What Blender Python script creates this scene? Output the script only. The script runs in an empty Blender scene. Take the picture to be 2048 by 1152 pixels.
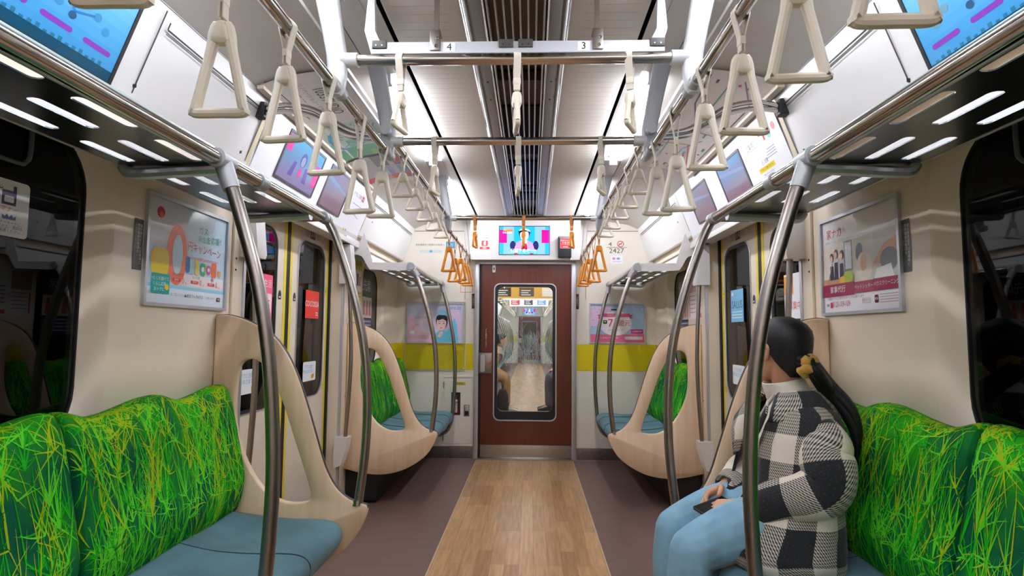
import bpy, bmesh, math, random
from math import sin, cos, pi, radians, sqrt
from mathutils import Vector, Matrix
from mathutils.geometry import tessellate_polygon

random.seed(7)
scene = bpy.context.scene
COL = scene.collection

# ------------------------------------------------------------------ camera, world, exposure
FPX = 1160.0
_y = Vector((38.0, 91.0, FPX)).normalized()            # the car's long axis seen from the lens (right, down, ahead)
_x = Vector((1.0, 0.007, 0.0)); _x = (_x - _y * _x.dot(_y)).normalized()
_z = -(_y.cross(_x))
cam_data = bpy.data.cameras.new('camera')
cam = bpy.data.objects.new('camera', cam_data)
COL.objects.link(cam)
cam_data.sensor_width = 36.0
cam_data.lens = 36.0 * FPX / 2048.0
cam_data.clip_start = 0.05
right = Vector((_x[0], _y[0], _z[0])); down = Vector((_x[1], _y[1], _z[1])); ahead = Vector((_x[2], _y[2], _z[2]))
m3 = Matrix((right, -down, -ahead)).transposed()
cam.matrix_world = Matrix.Translation((0.058, 0.0, 1.2)) @ m3.to_4x4()
scene.camera = cam

world = bpy.data.worlds.new('world'); scene.world = world
world.use_nodes = True
world.node_tree.nodes['Background'].inputs[0].default_value = (0.02, 0.024, 0.03, 1)
world.node_tree.nodes['Background'].inputs[1].default_value = 0.3
vs = scene.view_settings
vs.view_transform = 'Standard'; vs.look = 'None'; vs.gamma = 1.0; vs.use_curve_mapping = False
vs.exposure = 0.9
scene.cycles.use_denoising = True
scene.cycles.max_bounces = 10
scene.cycles.diffuse_bounces = 5
scene.cycles.glossy_bounces = 5
scene.cycles.transparent_max_bounces = 16
scene.cycles.sample_clamp_indirect = 6.0
scene.cycles.caustics_reflective = False
scene.cycles.caustics_refractive = False
LAMP = 30.0            # the strength of the fluorescent tubes

# ------------------------------------------------------------------ materials
def lin(c):
    return tuple((v / 12.92 if v <= 0.04045 else ((v + 0.055) / 1.055) ** 2.4) for v in (x / 255.0 for x in c)) + (1.0,)
_mc = {}
def P(name, rgb, rough=0.5, metal=0.0, noise=0.0, nscale=20.0, bump=0.0, bscale=200.0, emit=0.0, coat=0.0, spec=0.5, stretch=None, sheen=0.0):
    if name in _mc: return _mc[name]
    m = bpy.data.materials.new(name); m.use_nodes = True
    nt = m.node_tree; b = nt.nodes['Principled BSDF']
    c = lin(rgb)
    b.inputs['Base Color'].default_value = c
    b.inputs['Roughness'].default_value = rough
    b.inputs['Metallic'].default_value = metal
    b.inputs['Specular IOR Level'].default_value = spec
    if coat: b.inputs['Coat Weight'].default_value = coat; b.inputs['Coat Roughness'].default_value = 0.08
    if sheen: b.inputs['Sheen Weight'].default_value = sheen
    if emit:
        b.inputs['Emission Color'].default_value = c; b.inputs['Emission Strength'].default_value = emit
    if noise or bump:
        tc = nt.nodes.new('ShaderNodeTexCoord'); mp = nt.nodes.new('ShaderNodeMapping')
        nt.links.new(tc.outputs['Object'], mp.inputs[0])
        if stretch: mp.inputs['Scale'].default_value = stretch
    if noise:
        n = nt.nodes.new('ShaderNodeTexNoise'); n.inputs['Scale'].default_value = nscale; n.inputs['Detail'].default_value = 6
        nt.links.new(mp.outputs[0], n.inputs['Vector'])
        r = nt.nodes.new('ShaderNodeValToRGB')
        r.color_ramp.elements[0].position = 0.3; r.color_ramp.elements[1].position = 0.7
        r.color_ramp.elements[0].color = tuple(v * (1 - noise) for v in c[:3]) + (1,)
        r.color_ramp.elements[1].color = tuple(min(1, v * (1 + noise)) for v in c[:3]) + (1,)
        nt.links.new(n.outputs['Fac'], r.inputs[0]); nt.links.new(r.outputs[0], b.inputs['Base Color'])
    if bump:
        n2 = nt.nodes.new('ShaderNodeTexNoise'); n2.inputs['Scale'].default_value = bscale; n2.inputs['Detail'].default_value = 3
        nt.links.new(mp.outputs[0], n2.inputs['Vector'])
        bp = nt.nodes.new('ShaderNodeBump'); bp.inputs['Strength'].default_value = bump; bp.inputs['Distance'].default_value = 0.002
        nt.links.new(n2.outputs['Fac'], bp.inputs['Height']); nt.links.new(bp.outputs[0], b.inputs['Normal'])
    _mc[name] = m
    return m
def ink(r, g, b, rough=0.28):
    return P('print_%d_%d_%d_%d' % (r, g, b, int(rough * 100)), (r, g, b), rough)
def glow(r, g, b, e=0.8):
    return P('screen_%d_%d_%d_%d' % (r, g, b, int(e * 100)), (r, g, b), 0.12, emit=e)

def wood_mat(name, c1, c2, rough, scale, stretch, coat=0.0):
    m = P(name, c1, rough, coat=coat); nt = m.node_tree; b = nt.nodes['Principled BSDF']
    tc = nt.nodes.new('ShaderNodeTexCoord'); mp = nt.nodes.new('ShaderNodeMapping'); mp.inputs['Scale'].default_value = stretch
    nt.links.new(tc.outputs['Object'], mp.inputs[0])
    n = nt.nodes.new('ShaderNodeTexNoise'); n.inputs['Scale'].default_value = scale; n.inputs['Detail'].default_value = 8; n.inputs['Roughness'].default_value = 0.6
    nt.links.new(mp.outputs[0], n.inputs['Vector'])
    r = nt.nodes.new('ShaderNodeValToRGB'); r.color_ramp.elements[0].position = 0.32; r.color_ramp.elements[1].position = 0.68
    r.color_ramp.elements[0].color = lin(c1); r.color_ramp.elements[1].color = lin(c2)
    nt.links.new(n.outputs['Fac'], r.inputs[0]); nt.links.new(r.outputs[0], b.inputs['Base Color'])
    return m

def plank_mat():
    m = P('oak_planks', (186, 146, 104), 0.33); nt = m.node_tree; b = nt.nodes['Principled BSDF']
    tc = nt.nodes.new('ShaderNodeTexCoord'); mp = nt.nodes.new('ShaderNodeMapping')
    mp.inputs['Rotation'].default_value = (0, 0, pi / 2)
    nt.links.new(tc.outputs['Object'], mp.inputs[0])
    br = nt.nodes.new('ShaderNodeTexBrick')
    br.inputs['Scale'].default_value = 1.0; br.inputs['Brick Width'].default_value = 0.52; br.inputs['Row Height'].default_value = 0.0755
    br.inputs['Mortar Size'].default_value = 0.0008; br.inputs['Bias'].default_value = -0.1; br.offset = 0.37; br.offset_frequency = 3
    br.inputs['Color1'].default_value = lin((210, 170, 124)); br.inputs['Color2'].default_value = lin((178, 134, 92)); br.inputs['Mortar'].default_value = lin((140, 104, 72))
    nt.links.new(mp.outputs[0], br.inputs['Vector'])
    mp2 = nt.nodes.new('ShaderNodeMapping'); mp2.inputs['Scale'].default_value = (42, 2.6, 1)
    nt.links.new(tc.outputs['Object'], mp2.inputs[0])
    n = nt.nodes.new('ShaderNodeTexNoise'); n.inputs['Scale'].default_value = 1.6; n.inputs['Detail'].default_value = 7
    nt.links.new(mp2.outputs[0], n.inputs['Vector'])
    r = nt.nodes.new('ShaderNodeValToRGB'); r.color_ramp.elements[0].position = 0.3; r.color_ramp.elements[1].position = 0.75
    r.color_ramp.elements[0].color = (0.70, 0.66, 0.62, 1); r.color_ramp.elements[1].color = (1.12, 1.1, 1.08, 1)
    nt.links.new(n.outputs['Fac'], r.inputs[0])
    mx = nt.nodes.new('ShaderNodeMix'); mx.data_type = 'RGBA'; mx.blend_type = 'MULTIPLY'; mx.inputs[0].default_value = 1.0
    nt.links.new(br.outputs['Color'], mx.inputs[6]); nt.links.new(r.outputs[0], mx.inputs[7])
    nt.links.new(mx.outputs[2], b.inputs['Base Color'])
    return m

def glass_mat(name, tint, glossy_ior=1.5, rough=0.0):
    m = bpy.data.materials.new(name); m.use_nodes = True; nt = m.node_tree; nt.nodes.clear()
    o = nt.nodes.new('ShaderNodeOutputMaterial'); mx = nt.nodes.new('ShaderNodeMixShader')
    t = nt.nodes.new('ShaderNodeBsdfTransparent'); t.inputs[0].default_value = tint
    g = nt.nodes.new('ShaderNodeBsdfGlossy'); g.inputs['Roughness'].default_value = rough
    # a thin pane mirrors alike from both of its faces: Schlick's curve on |view . normal|
    ge = nt.nodes.new('ShaderNodeNewGeometry'); dt = nt.nodes.new('ShaderNodeVectorMath'); dt.operation = 'DOT_PRODUCT'
    nt.links.new(ge.outputs['Incoming'], dt.inputs[0]); nt.links.new(ge.outputs['Normal'], dt.inputs[1])
    def mth(op, a, b=None):
        n = nt.nodes.new('ShaderNodeMath'); n.operation = op
        for i, v in enumerate((a, b)):
            if v is None: continue
            if isinstance(v, (int, float)): n.inputs[i].default_value = v
            else: nt.links.new(v, n.inputs[i])
        return n.outputs[0]
    f0 = ((glossy_ior - 1) / (glossy_ior + 1)) ** 2
    om = mth('SUBTRACT', 1.0, mth('MINIMUM', mth('ABSOLUTE', dt.outputs['Value']), 1.0)); p5 = mth('POWER', om, 5.0)
    fr_ = mth('ADD', mth('MULTIPLY', p5, 1 - f0), f0)
    nt.links.new(fr_, mx.inputs[0]); nt.links.new(t.outputs[0], mx.inputs[1]); nt.links.new(g.outputs[0], mx.inputs[2])
    nt.links.new(mx.outputs[0], o.inputs[0])
    return m

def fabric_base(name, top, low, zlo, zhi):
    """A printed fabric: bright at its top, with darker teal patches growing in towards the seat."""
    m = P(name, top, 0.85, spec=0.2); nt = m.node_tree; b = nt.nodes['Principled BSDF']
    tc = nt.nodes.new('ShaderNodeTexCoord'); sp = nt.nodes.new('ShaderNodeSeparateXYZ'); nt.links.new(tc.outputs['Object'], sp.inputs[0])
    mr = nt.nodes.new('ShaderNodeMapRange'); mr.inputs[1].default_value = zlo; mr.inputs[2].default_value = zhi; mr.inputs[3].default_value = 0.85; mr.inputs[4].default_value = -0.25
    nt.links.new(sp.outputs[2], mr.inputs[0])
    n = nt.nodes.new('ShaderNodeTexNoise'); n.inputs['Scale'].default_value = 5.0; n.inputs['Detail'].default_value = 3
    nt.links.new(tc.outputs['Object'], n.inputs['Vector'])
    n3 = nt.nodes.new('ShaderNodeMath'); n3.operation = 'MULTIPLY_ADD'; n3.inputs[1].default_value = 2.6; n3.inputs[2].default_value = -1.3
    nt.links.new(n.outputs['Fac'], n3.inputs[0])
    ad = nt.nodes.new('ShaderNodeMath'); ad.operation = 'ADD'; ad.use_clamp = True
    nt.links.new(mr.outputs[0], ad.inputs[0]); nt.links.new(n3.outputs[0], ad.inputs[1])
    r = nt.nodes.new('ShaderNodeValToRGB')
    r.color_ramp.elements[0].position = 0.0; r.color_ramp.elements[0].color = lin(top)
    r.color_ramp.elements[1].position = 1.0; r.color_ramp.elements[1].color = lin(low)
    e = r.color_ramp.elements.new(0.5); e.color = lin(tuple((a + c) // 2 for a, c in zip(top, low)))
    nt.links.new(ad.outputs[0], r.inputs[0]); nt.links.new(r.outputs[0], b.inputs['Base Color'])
    return m

def coat_mat():
    """Buffalo check wool: black where two dark bands cross, cream where two light ones do, a black and cream twill between."""
    m = P('checked_wool', (40, 40, 44), 0.95, sheen=0.15); nt = m.node_tree; b = nt.nodes['Principled BSDF']
    uv = nt.nodes.new('ShaderNodeTexCoord'); sp = nt.nodes.new('ShaderNodeSeparateXYZ'); nt.links.new(uv.outputs['UV'], sp.inputs[0])
    def band(sock, period, off=0.0):
        a = nt.nodes.new('ShaderNodeMath'); a.operation = 'MULTIPLY_ADD'; a.inputs[1].default_value = 1.0 / period; a.inputs[2].default_value = off
        nt.links.new(sock, a.inputs[0])
        f = nt.nodes.new('ShaderNodeMath'); f.operation = 'FRACT'; nt.links.new(a.outputs[0], f.inputs[0])
        g = nt.nodes.new('ShaderNodeMath'); g.operation = 'GREATER_THAN'; g.inputs[1].default_value = 0.54 if period > 0.1 else 0.5; nt.links.new(f.outputs[0], g.inputs[0])
        return g
    u = band(sp.outputs[0], 0.185, 0.1); v = band(sp.outputs[1], 0.185)
    dg = nt.nodes.new('ShaderNodeMath'); dg.operation = 'ADD'; nt.links.new(sp.outputs[0], dg.inputs[0]); nt.links.new(sp.outputs[1], dg.inputs[1])
    tw = band(dg.outputs[0], 0.0085)
    w2 = band(sp.outputs[1], 0.009)
    md = nt.nodes.new('ShaderNodeMath'); md.operation = 'MULTIPLY'; nt.links.new(tw.outputs[0], md.inputs[0]); md.inputs[1].default_value = 0.62
    md2 = nt.nodes.new('ShaderNodeMath'); md2.operation = 'MULTIPLY_ADD'; md2.inputs[1].default_value = 0.22; nt.links.new(w2.outputs[0], md2.inputs[0]); nt.links.new(md.outputs[0], md2.inputs[2])
    su = nt.nodes.new('ShaderNodeMath'); su.operation = 'ADD'; nt.links.new(u.outputs[0], su.inputs[0]); nt.links.new(v.outputs[0], su.inputs[1])
    # su 0: black, 1: twill, 2: cream
    hi = nt.nodes.new('ShaderNodeMath'); hi.operation = 'GREATER_THAN'; hi.inputs[1].default_value = 1.5; nt.links.new(su.outputs[0], hi.inputs[0])
    mi = nt.nodes.new('ShaderNodeMath'); mi.operation = 'GREATER_THAN'; mi.inputs[1].default_value = 0.5; nt.links.new(su.outputs[0], mi.inputs[0])
    t2 = nt.nodes.new('ShaderNodeMath'); t2.operation = 'MULTIPLY'; nt.links.new(mi.outputs[0], t2.inputs[0]); nt.links.new(md2.outputs[0], t2.inputs[1])
    mxx = nt.nodes.new('ShaderNodeMath'); mxx.operation = 'MAXIMUM'; nt.links.new(t2.outputs[0], mxx.inputs[0]); nt.links.new(hi.outputs[0], mxx.inputs[1])
    n = nt.nodes.new('ShaderNodeTexNoise'); n.inputs['Scale'].default_value = 180; nt.links.new(uv.outputs['UV'], n.inputs['Vector'])
    nm = nt.nodes.new('ShaderNodeMath'); nm.operation = 'MULTIPLY_ADD'; nm.inputs[1].default_value = 0.35; nm.inputs[2].default_value = -0.2; nt.links.new(n.outputs['Fac'], nm.inputs[0])
    ad = nt.nodes.new('ShaderNodeMath'); ad.operation = 'ADD'; ad.use_clamp = True; nt.links.new(mxx.outputs[0], ad.inputs[0]); nt.links.new(nm.outputs[0], ad.inputs[1])
    r = nt.nodes.new('ShaderNodeValToRGB'); r.color_ramp.elements[0].color = lin((30, 30, 35)); r.color_ramp.elements[1].color = lin((226, 214, 196))
    nt.links.new(ad.outputs[0], r.inputs[0]); nt.links.new(r.outputs[0], b.inputs['Base Color'])
    bp = nt.nodes.new('ShaderNodeBump'); bp.inputs['Strength'].default_value = 0.3; bp.inputs['Distance'].default_value = 0.003
    nt.links.new(n.outputs['Fac'], bp.inputs['Height']); nt.links.new(bp.outputs[0], b.inputs['Normal'])
    return m

CREAM = P('cream_wall_panel', (234, 219, 198), 0.3, noise=0.03, nscale=4)
WHITE = P('white_panel', (222, 219, 218), 0.34, noise=0.02, nscale=6)
ENDW = P('end_wall_panel', (230, 224, 212), 0.35, noise=0.02, nscale=5)
CEIL = P('ceiling_panel', (214, 206, 198), 0.42, noise=0.03, nscale=4)
CEILGREY = P('ceiling_cove_grey', (200, 194, 188), 0.5, noise=0.03, nscale=4)
ALU = P('satin_aluminium', (196, 198, 204), 0.35, 0.6, noise=0.04, nscale=30)
CASTING = P('painted_casting', (214, 214, 216), 0.38, 0.15)
CASTGREY = P('grey_casting', (172, 174, 178), 0.4, 0.3)
STEEL = P('polished_steel', (190, 184, 178), 0.12, 1.0)
BRUSH = P('brushed_steel', (150, 142, 136), 0.32, 1.0, noise=0.06, nscale=60, stretch=(1, 1, 0.05))
KICK = P('kick_plate_steel', (186, 184, 180), 0.3, 1.0, noise=0.05, nscale=30)
DARKKICK = P('dark_kick_steel', (120, 112, 110), 0.35, 0.9, noise=0.06, nscale=30)
BLACK = P('black_rubber', (20, 20, 22), 0.55)
DARK = P('dark_recess', (26, 27, 30), 0.7)
FLOOR = P('brown_linoleum', (112, 88, 82), 0.42, noise=0.10, nscale=18, stretch=(0.25, 1, 1), bump=0.05)
OAK = plank_mat()
MAPLE = wood_mat('maple_laminate', (218, 187, 154), (231, 203, 172), 0.38, 2.2, (14, 14, 1.0))
DOORWOOD = wood_mat('mahogany_laminate', (86, 34, 20), (108, 46, 28), 0.3, 3.0, (22, 22, 0.7))
YELLOW = P('yellow_band', (216, 196, 8), 0.45)
SEATBLUE = P('blue_moquette', (74, 112, 124), 0.9, noise=0.26, nscale=6, bump=0.3, bscale=500, sheen=0.12)
SEATSHELL = P('seat_underside', (46, 46, 50), 0.6)
STITCH = P('seam_thread', (26, 50, 60), 0.8)
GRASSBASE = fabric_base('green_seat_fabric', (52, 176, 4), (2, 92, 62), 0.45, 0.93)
BL_Y = P('blade_yellow', (168, 200, 14), 0.8, spec=0.2); BL_L = P('blade_light', (92, 220, 40), 0.8, spec=0.2); BL_G = P('blade_green', (26, 184, 18), 0.8, spec=0.2); BL_D = P('blade_dark', (4, 112, 36), 0.8, spec=0.2)
IVORY = P('ivory_plastic', (230, 219, 200), 0.34, noise=0.03, nscale=8)
BELT = P('ivory_belt', (222, 212, 196), 0.6)
ORANGE = P('orange_plastic', (232, 146, 30), 0.32)
ORBELT = P('orange_belt', (186, 120, 62), 0.6)
GLASS = glass_mat('dark_tinted_glass', (0.30, 0.33, 0.34, 1), 1.5)
CLEAR = glass_mat('clear_glass', (0.93, 0.96, 0.95, 1), 1.4)
TRAY = P('rack_tray_steel', (128, 134, 136), 0.24, 1.0)
LIP = P('pale_lip', (196, 214, 210), 0.25, 0.2)
DOORPAINT = P('door_leaf_panel', (222, 210, 192), 0.32, noise=0.02, nscale=5)
DYELLOW = P('door_edge_yellow', (224, 204, 50), 0.45)
TUBE = P('fluorescent_tube', (244, 247, 255), 0.5, emit=LAMP)
TUBEDIM = P('cove_reflector', (168, 168, 172), 0.5)

# ------------------------------------------------------------------ mesh helpers
class MB:
    def __init__(s): s.v = []; s.f = []; s.m = []; s.uv = []; s.mats = []
    def mi(s, mat):
        if mat not in s.mats: s.mats.append(mat)
        return s.mats.index(mat)
    def add(s, vs_, fs, mat, uvs=None):
        o = len(s.v); k = s.mi(mat); s.v += [tuple(v) for v in vs_]
        for i, f in enumerate(fs):
            s.f.append(tuple(o + j for j in f)); s.m.append(k); s.uv.append(uvs[i] if uvs else None)
        return s
    def box(s, x0, x1, y0, y1, z0, z1, mat, bev=0.0):
        x0, x1 = min(x0, x1), max(x0, x1); y0, y1 = min(y0, y1), max(y0, y1); z0, z1 = min(z0, z1), max(z0, z1)
        if not bev:
            vs_ = [(x, y, z) for x in (x0, x1) for y in (y0, y1) for z in (z0, z1)]
            return s.add(vs_, [(0, 1, 3, 2), (4, 6, 7, 5), (0, 4, 5, 1), (2, 3, 7, 6), (0, 2, 6, 4), (1, 5, 7, 3)], mat)
        bm = bmesh.new(); bmesh.ops.create_cube(bm, size=1.0)
        for v in bm.verts: v.co = Vector(((x0 + x1) / 2 + v.co.x * (x1 - x0), (y0 + y1) / 2 + v.co.y * (y1 - y0), (z0 + z1) / 2 + v.co.z * (z1 - z0)))
        bmesh.ops.bevel(bm, geom=list(bm.edges), offset=bev, segments=2, affect='EDGES', profile=0.6)
        s.bm(bm, mat); return s
    def bm(s, bm, mat):
        bm.verts.index_update(); s.add([v.co for v in bm.verts], [[v.index for v in f.verts] for f in bm.faces], mat); bm.free()
    def loft(s, rings, mat, closed=True, caps=True, uvs=None, loop=False):
        n = len(rings[0]); vs_ = [p for r in rings for p in r]; fs = []; fu = []
        R = len(rings)
        for i in range(R if loop else R - 1):
            for j in range(n if closed else n - 1):
                j2 = (j + 1) % n; i2 = (i + 1) % R
                fs.append((i * n + j, i * n + j2, i2 * n + j2, i2 * n + j))
                if uvs: fu.append([uvs(i, j), uvs(i, j + 1), uvs(i + 1, j + 1), uvs(i + 1, j)])
        if caps and closed and not loop:
            fs.append(tuple(range(n))[::-1]); fs.append(tuple((R - 1) * n + j for j in range(n)))
            if uvs: fu += [[uvs(0, j) for j in range(n)][::-1], [uvs(R - 1, j) for j in range(n)]]
        return s.add(vs_, fs, mat, fu if uvs else None)
    def tube(s, path, r, mat, n=12, loop=False, caps=True, squash=None):
        path = [Vector(p) for p in path]; R = len(path); rings = []
        rr = r if isinstance(r, (list, tuple)) else [r] * R
        up = None
        for i, p in enumerate(path):
            a = path[(i - 1) % R] if (loop or i > 0) else p; b = path[(i + 1) % R] if (loop or i < R - 1) else p
            t = (b - a).normalized()
            if up is None:
                up = Vector((0, 0, 1)) if abs(t.z) < 0.9 else Vector((1, 0, 0))
            u = (up - t * up.dot(t)).normalized(); w = t.cross(u); up = u
            su, sw = squash or (1, 1)
            rings.append([p + (u * cos(2 * pi * k / n) * su + w * sin(2 * pi * k / n) * sw) * rr[i] for k in range(n)])
        return s.loft(rings, mat, True, caps, loop=loop)
    def prism(s, outer, holes, fmap, d0, d1, mat, side=None):
        """2-D outline with holes, extruded from depth d0 to d1; fmap(a, b, d) gives the point."""
        loops = [outer] + list(holes); flat = [p for l in loops for p in l]
        tris = tessellate_polygon([[Vector((p[0], p[1], 0)) for p in l] for l in loops])
        n = len(flat); vs_ = [fmap(p[0], p[1], d0) for p in flat] + [fmap(p[0], p[1], d1) for p in flat]
        s.add(vs_, [tuple(t) for t in tris] + [tuple(n + i for i in t)[::-1] for t in tris], mat)
        o = 0; fs = []
        for l in loops:
            k = len(l)
            for i in range(k): fs.append((o + i, o + (i + 1) % k, n + o + (i + 1) % k, n + o + i))
            o += k
        s.add(vs_, fs, side or mat); return s
    def ball(s, c, r, mat, n=12, sc=(1, 1, 1)):
        rings = []
        for i in range(1, n // 2):
            th = pi * i / (n // 2)
            rings.append([(c[0] + r * sc[0] * sin(th) * cos(2 * pi * k / n), c[1] + r * sc[1] * sin(th) * sin(2 * pi * k / n), c[2] + r * sc[2] * cos(th)) for k in range(n)])
        return s.loft(rings, mat)
    def build(s, name, parent=None, loc=None, sharp=32.0, flat=False, recalc=True):
        me = bpy.data.meshes.new(name); o = bpy.data.objects.new(name, me)
        me.from_pydata([tuple(v) for v in s.v], [], s.f)
        for m in s.mats: me.materials.append(m)
        me.polygons.foreach_set('material_index', s.m)
        if any(u is not None for u in s.uv):
            lay = me.uv_layers.new(name='UVMap'); k = 0
            for p, u in zip(me.polygons, s.uv):
                for i in range(p.loop_total):
                    if u: lay.data[k + i].uv = u[i % len(u)]
                k += p.loop_total
        bm = bmesh.new(); bm.from_mesh(me)
        if not any(u is not None for u in s.uv): bmesh.ops.remove_doubles(bm, verts=bm.verts, dist=1e-6)
        if recalc: bmesh.ops.recalc_face_normals(bm, faces=bm.faces)
        a = radians(sharp)
        for f in bm.faces: f.smooth = not flat
        for e in bm.edges:
            if len(e.link_faces) == 2:
                try: e.smooth = e.calc_face_angle() < a
                except Exception: e.smooth = True
        if loc is not None: bmesh.ops.translate(bm, verts=bm.verts, vec=-Vector(loc))
        bm.to_mesh(me); bm.free(); me.update()
        COL.objects.link(o)
        if loc is not None: o.location = loc
        if parent is not None: o.parent = parent; o.matrix_parent_inverse = Matrix.Identity(4)
        return o

def tag(o, label=None, cat=None, group=None, kind=None):
    if label: o['label'] = label
    if cat: o['category'] = cat
    if group: o['group'] = group
    if kind: o['kind'] = kind
    return o
def struct(o, label=None): 
    o['kind'] = 'structure'
    o['label'] = label; o['category'] = o.name.split('_')[0]
    return o
def thing(name, loc, label, cat, group=None, rz=0.0):
    o = bpy.data.objects.new(name, None); o.empty_display_size = 0.05
    COL.objects.link(o); o.location = loc; o.rotation_euler = (0, 0, rz)
    return tag(o, label, cat, group)
class At:
    """Builds parts in world coordinates and hangs them under a thing that stands at a place of its own."""
    def __init__(s, root): s.root = root; s.inv = Vector(root.location)
    def part(s, mb, name, **k):
        o = mb.build(name, s.root, **k)
        for v in o.data.vertices: v.co = v.co - s.inv
        return o
def sub(parent, root, mb, name, **k):
    o = mb.build(name, parent, **k); d = Vector(root.location)
    for v in o.data.vertices: v.co = v.co - d
    return o
def copy_tree(o, parent=None):
    c = o.copy(); COL.objects.link(c)
    if parent is not None: c.parent = parent
    for ch in list(o.children): copy_tree(ch, c)
    return c
ORD = ['first', 'second', 'third', 'fourth', 'fifth', 'sixth', 'seventh', 'eighth', 'ninth', 'tenth', 'eleventh', 'twelfth']

_tc = {}
def text_geo(body, size):
    key = (body, size)
    if key in _tc: return _tc[key]
    c = bpy.data.curves.new('lettering', 'FONT'); c.body = body; c.size = size; c.align_x = 'CENTER'; c.align_y = 'CENTER'; c.resolution_u = 2
    o = bpy.data.objects.new('lettering', c); COL.objects.link(o)
    me = bpy.data.meshes.new_from_object(o.evaluated_get(bpy.context.evaluated_depsgraph_get()))
    r = ([tuple(v.co) for v in me.vertices], [tuple(p.vertices) for p in me.polygons])
    bpy.data.objects.remove(o); bpy.data.curves.remove(c); bpy.data.meshes.remove(me)
    _tc[key] = r
    return r
class Face:
    """A flat sheet at a place in the car; draws printed shapes on it, u to the reader's right, v up."""
    def __init__(s, mb, o, r, u, base=0.0):
        s.mb = mb; s.o = Vector(o); s.r = Vector(r).normalized(); s.u = Vector(u).normalized(); s.n = s.r.cross(s.u); s.base = base; s.k = 0
    def p(s, a, b, lay=0): return s.o + s.r * a + s.u * b + s.n * (s.base + 0.0004 * lay + 0.000012 * s.k)
    def poly(s, pts, mat, lay=1):
        s.k += 1; t = tessellate_polygon([[Vector((a, b, 0)) for a, b in pts]])
        fs = []
        for f in t:
            A, B, C = (Vector(pts[i] + (0,)) for i in f)
            fs.append(tuple(f) if (B - A).cross(C - A).z > 0 else tuple(f)[::-1])
        s.mb.add([s.p(a, b, lay) for a, b in pts], fs, mat)
    def rect(s, a0, b0, a1, b1, mat, lay=1): s.poly([(a0, b0), (a1, b0), (a1, b1), (a0, b1)], mat, lay)
    def rrect(s, a0, b0, a1, b1, r, mat, lay=1): s.poly(rr2(a0, b0, a1, b1, r), mat, lay)
    def ell(s, ca, cb, ra, rb, mat, lay=1, n=20): s.poly([(ca + ra * cos(2 * pi * i / n), cb + rb * sin(2 * pi * i / n)) for i in range(n)], mat, lay)
    def line(s, pts, w, mat, lay=1):
        for (a, b), (c, d) in zip(pts, pts[1:]):
            L = sqrt((c - a) ** 2 + (d - b) ** 2) or 1e-6; x = -(d - b) / L * w / 2; y = (c - a) / L * w / 2
            s.poly([(a - x, b - y), (c - x, d - y), (c + x, d + y), (a + x, b + y)], mat, lay)
    def txt(s, body, a, b, size, mat, lay=2, sx=1.0, vert=False, rot=0.0):
        if vert:
            for i, ch in enumerate(body): s.txt(ch, a, b - i * size * 1.05, size, mat, lay, sx)
            return
        s.k += 1; vs_, fs = text_geo(body, size); c, q = cos(rot), sin(rot)
        s.mb.add([s.p(a + (x * sx) * c - y * q, b + (x * sx) * q + y * c, lay) for x, y, z in vs_], fs, mat)
def rr2(a0, b0, a1, b1, r, n=5):
    out = []
    for (ca, cb, st) in ((a1 - r, b0 + r, -pi / 2), (a1 - r, b1 - r, 0), (a0 + r, b1 - r, pi / 2), (a0 + r, b0 + r, pi)):
        for i in range(n + 1): t = st + pi / 2 * i / n; out.append((ca + r * cos(t), cb + r * sin(t)))
    return out
def smooth_path(pts, n=6):
    pts = [Vector(p) for p in pts]; out = []
    for i in range(len(pts) - 1):
        p0 = pts[max(i - 1, 0)]; p1 = pts[i]; p2 = pts[i + 1]; p3 = pts[min(i + 2, len(pts) - 1)]
        for k in range(n):
            t = k / n
            out.append(0.5 * ((2 * p1) + (p2 - p0) * t + (2 * p0 - 5 * p1 + 4 * p2 - p3) * t * t + (3 * p1 - p0 - 3 * p2 + p3) * t ** 3))
    out.append(pts[-1]); return out
def smooth2(pts, n=5, closed=False):
    q = [Vector((a, b, 0)) for a, b in pts]
    if closed: q = [q[-1]] + q + [q[0], q[1]]; o = smooth_path(q, n)[n:n + n * len(pts)]; return [(v.x, v.y) for v in o]
    return [(v.x, v.y) for v in smooth_path(q, n)]
FL = lambda s: (Vector((0, 1, 0)) if s < 0 else Vector((0, -1, 0)))   # the reader's right on each side wall
SIDE = {-1: 'opposite the woman', 1: "on the woman's side"}
# ------------------------------------------------------------------ the setting: one end of the car
YE = 5.63; YB = -3.3; W = 1.25; ZC = 2.33
# floor: brown at the sides, oak planks down the aisle, a thin pale joint between
mb = MB()
mb.box(-1.40, -0.462, YB, YE + 0.02, -0.03, 0.0, FLOOR); mb.box(0.462, 1.40, YB, YE + 0.02, -0.03, 0.0, FLOOR)
mb.box(-0.455, 0.455, YB, YE + 0.02, -0.03, 0.0, OAK)
for s in (-1, 1): mb.box(s * 0.455, s * 0.462, YB, YE + 0.02, -0.03, 0.0, P('floor_joint', (206, 182, 150), 0.5))
struct(mb.build('floor'), 'brown floor with an oak plank aisle down its middle')

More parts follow.
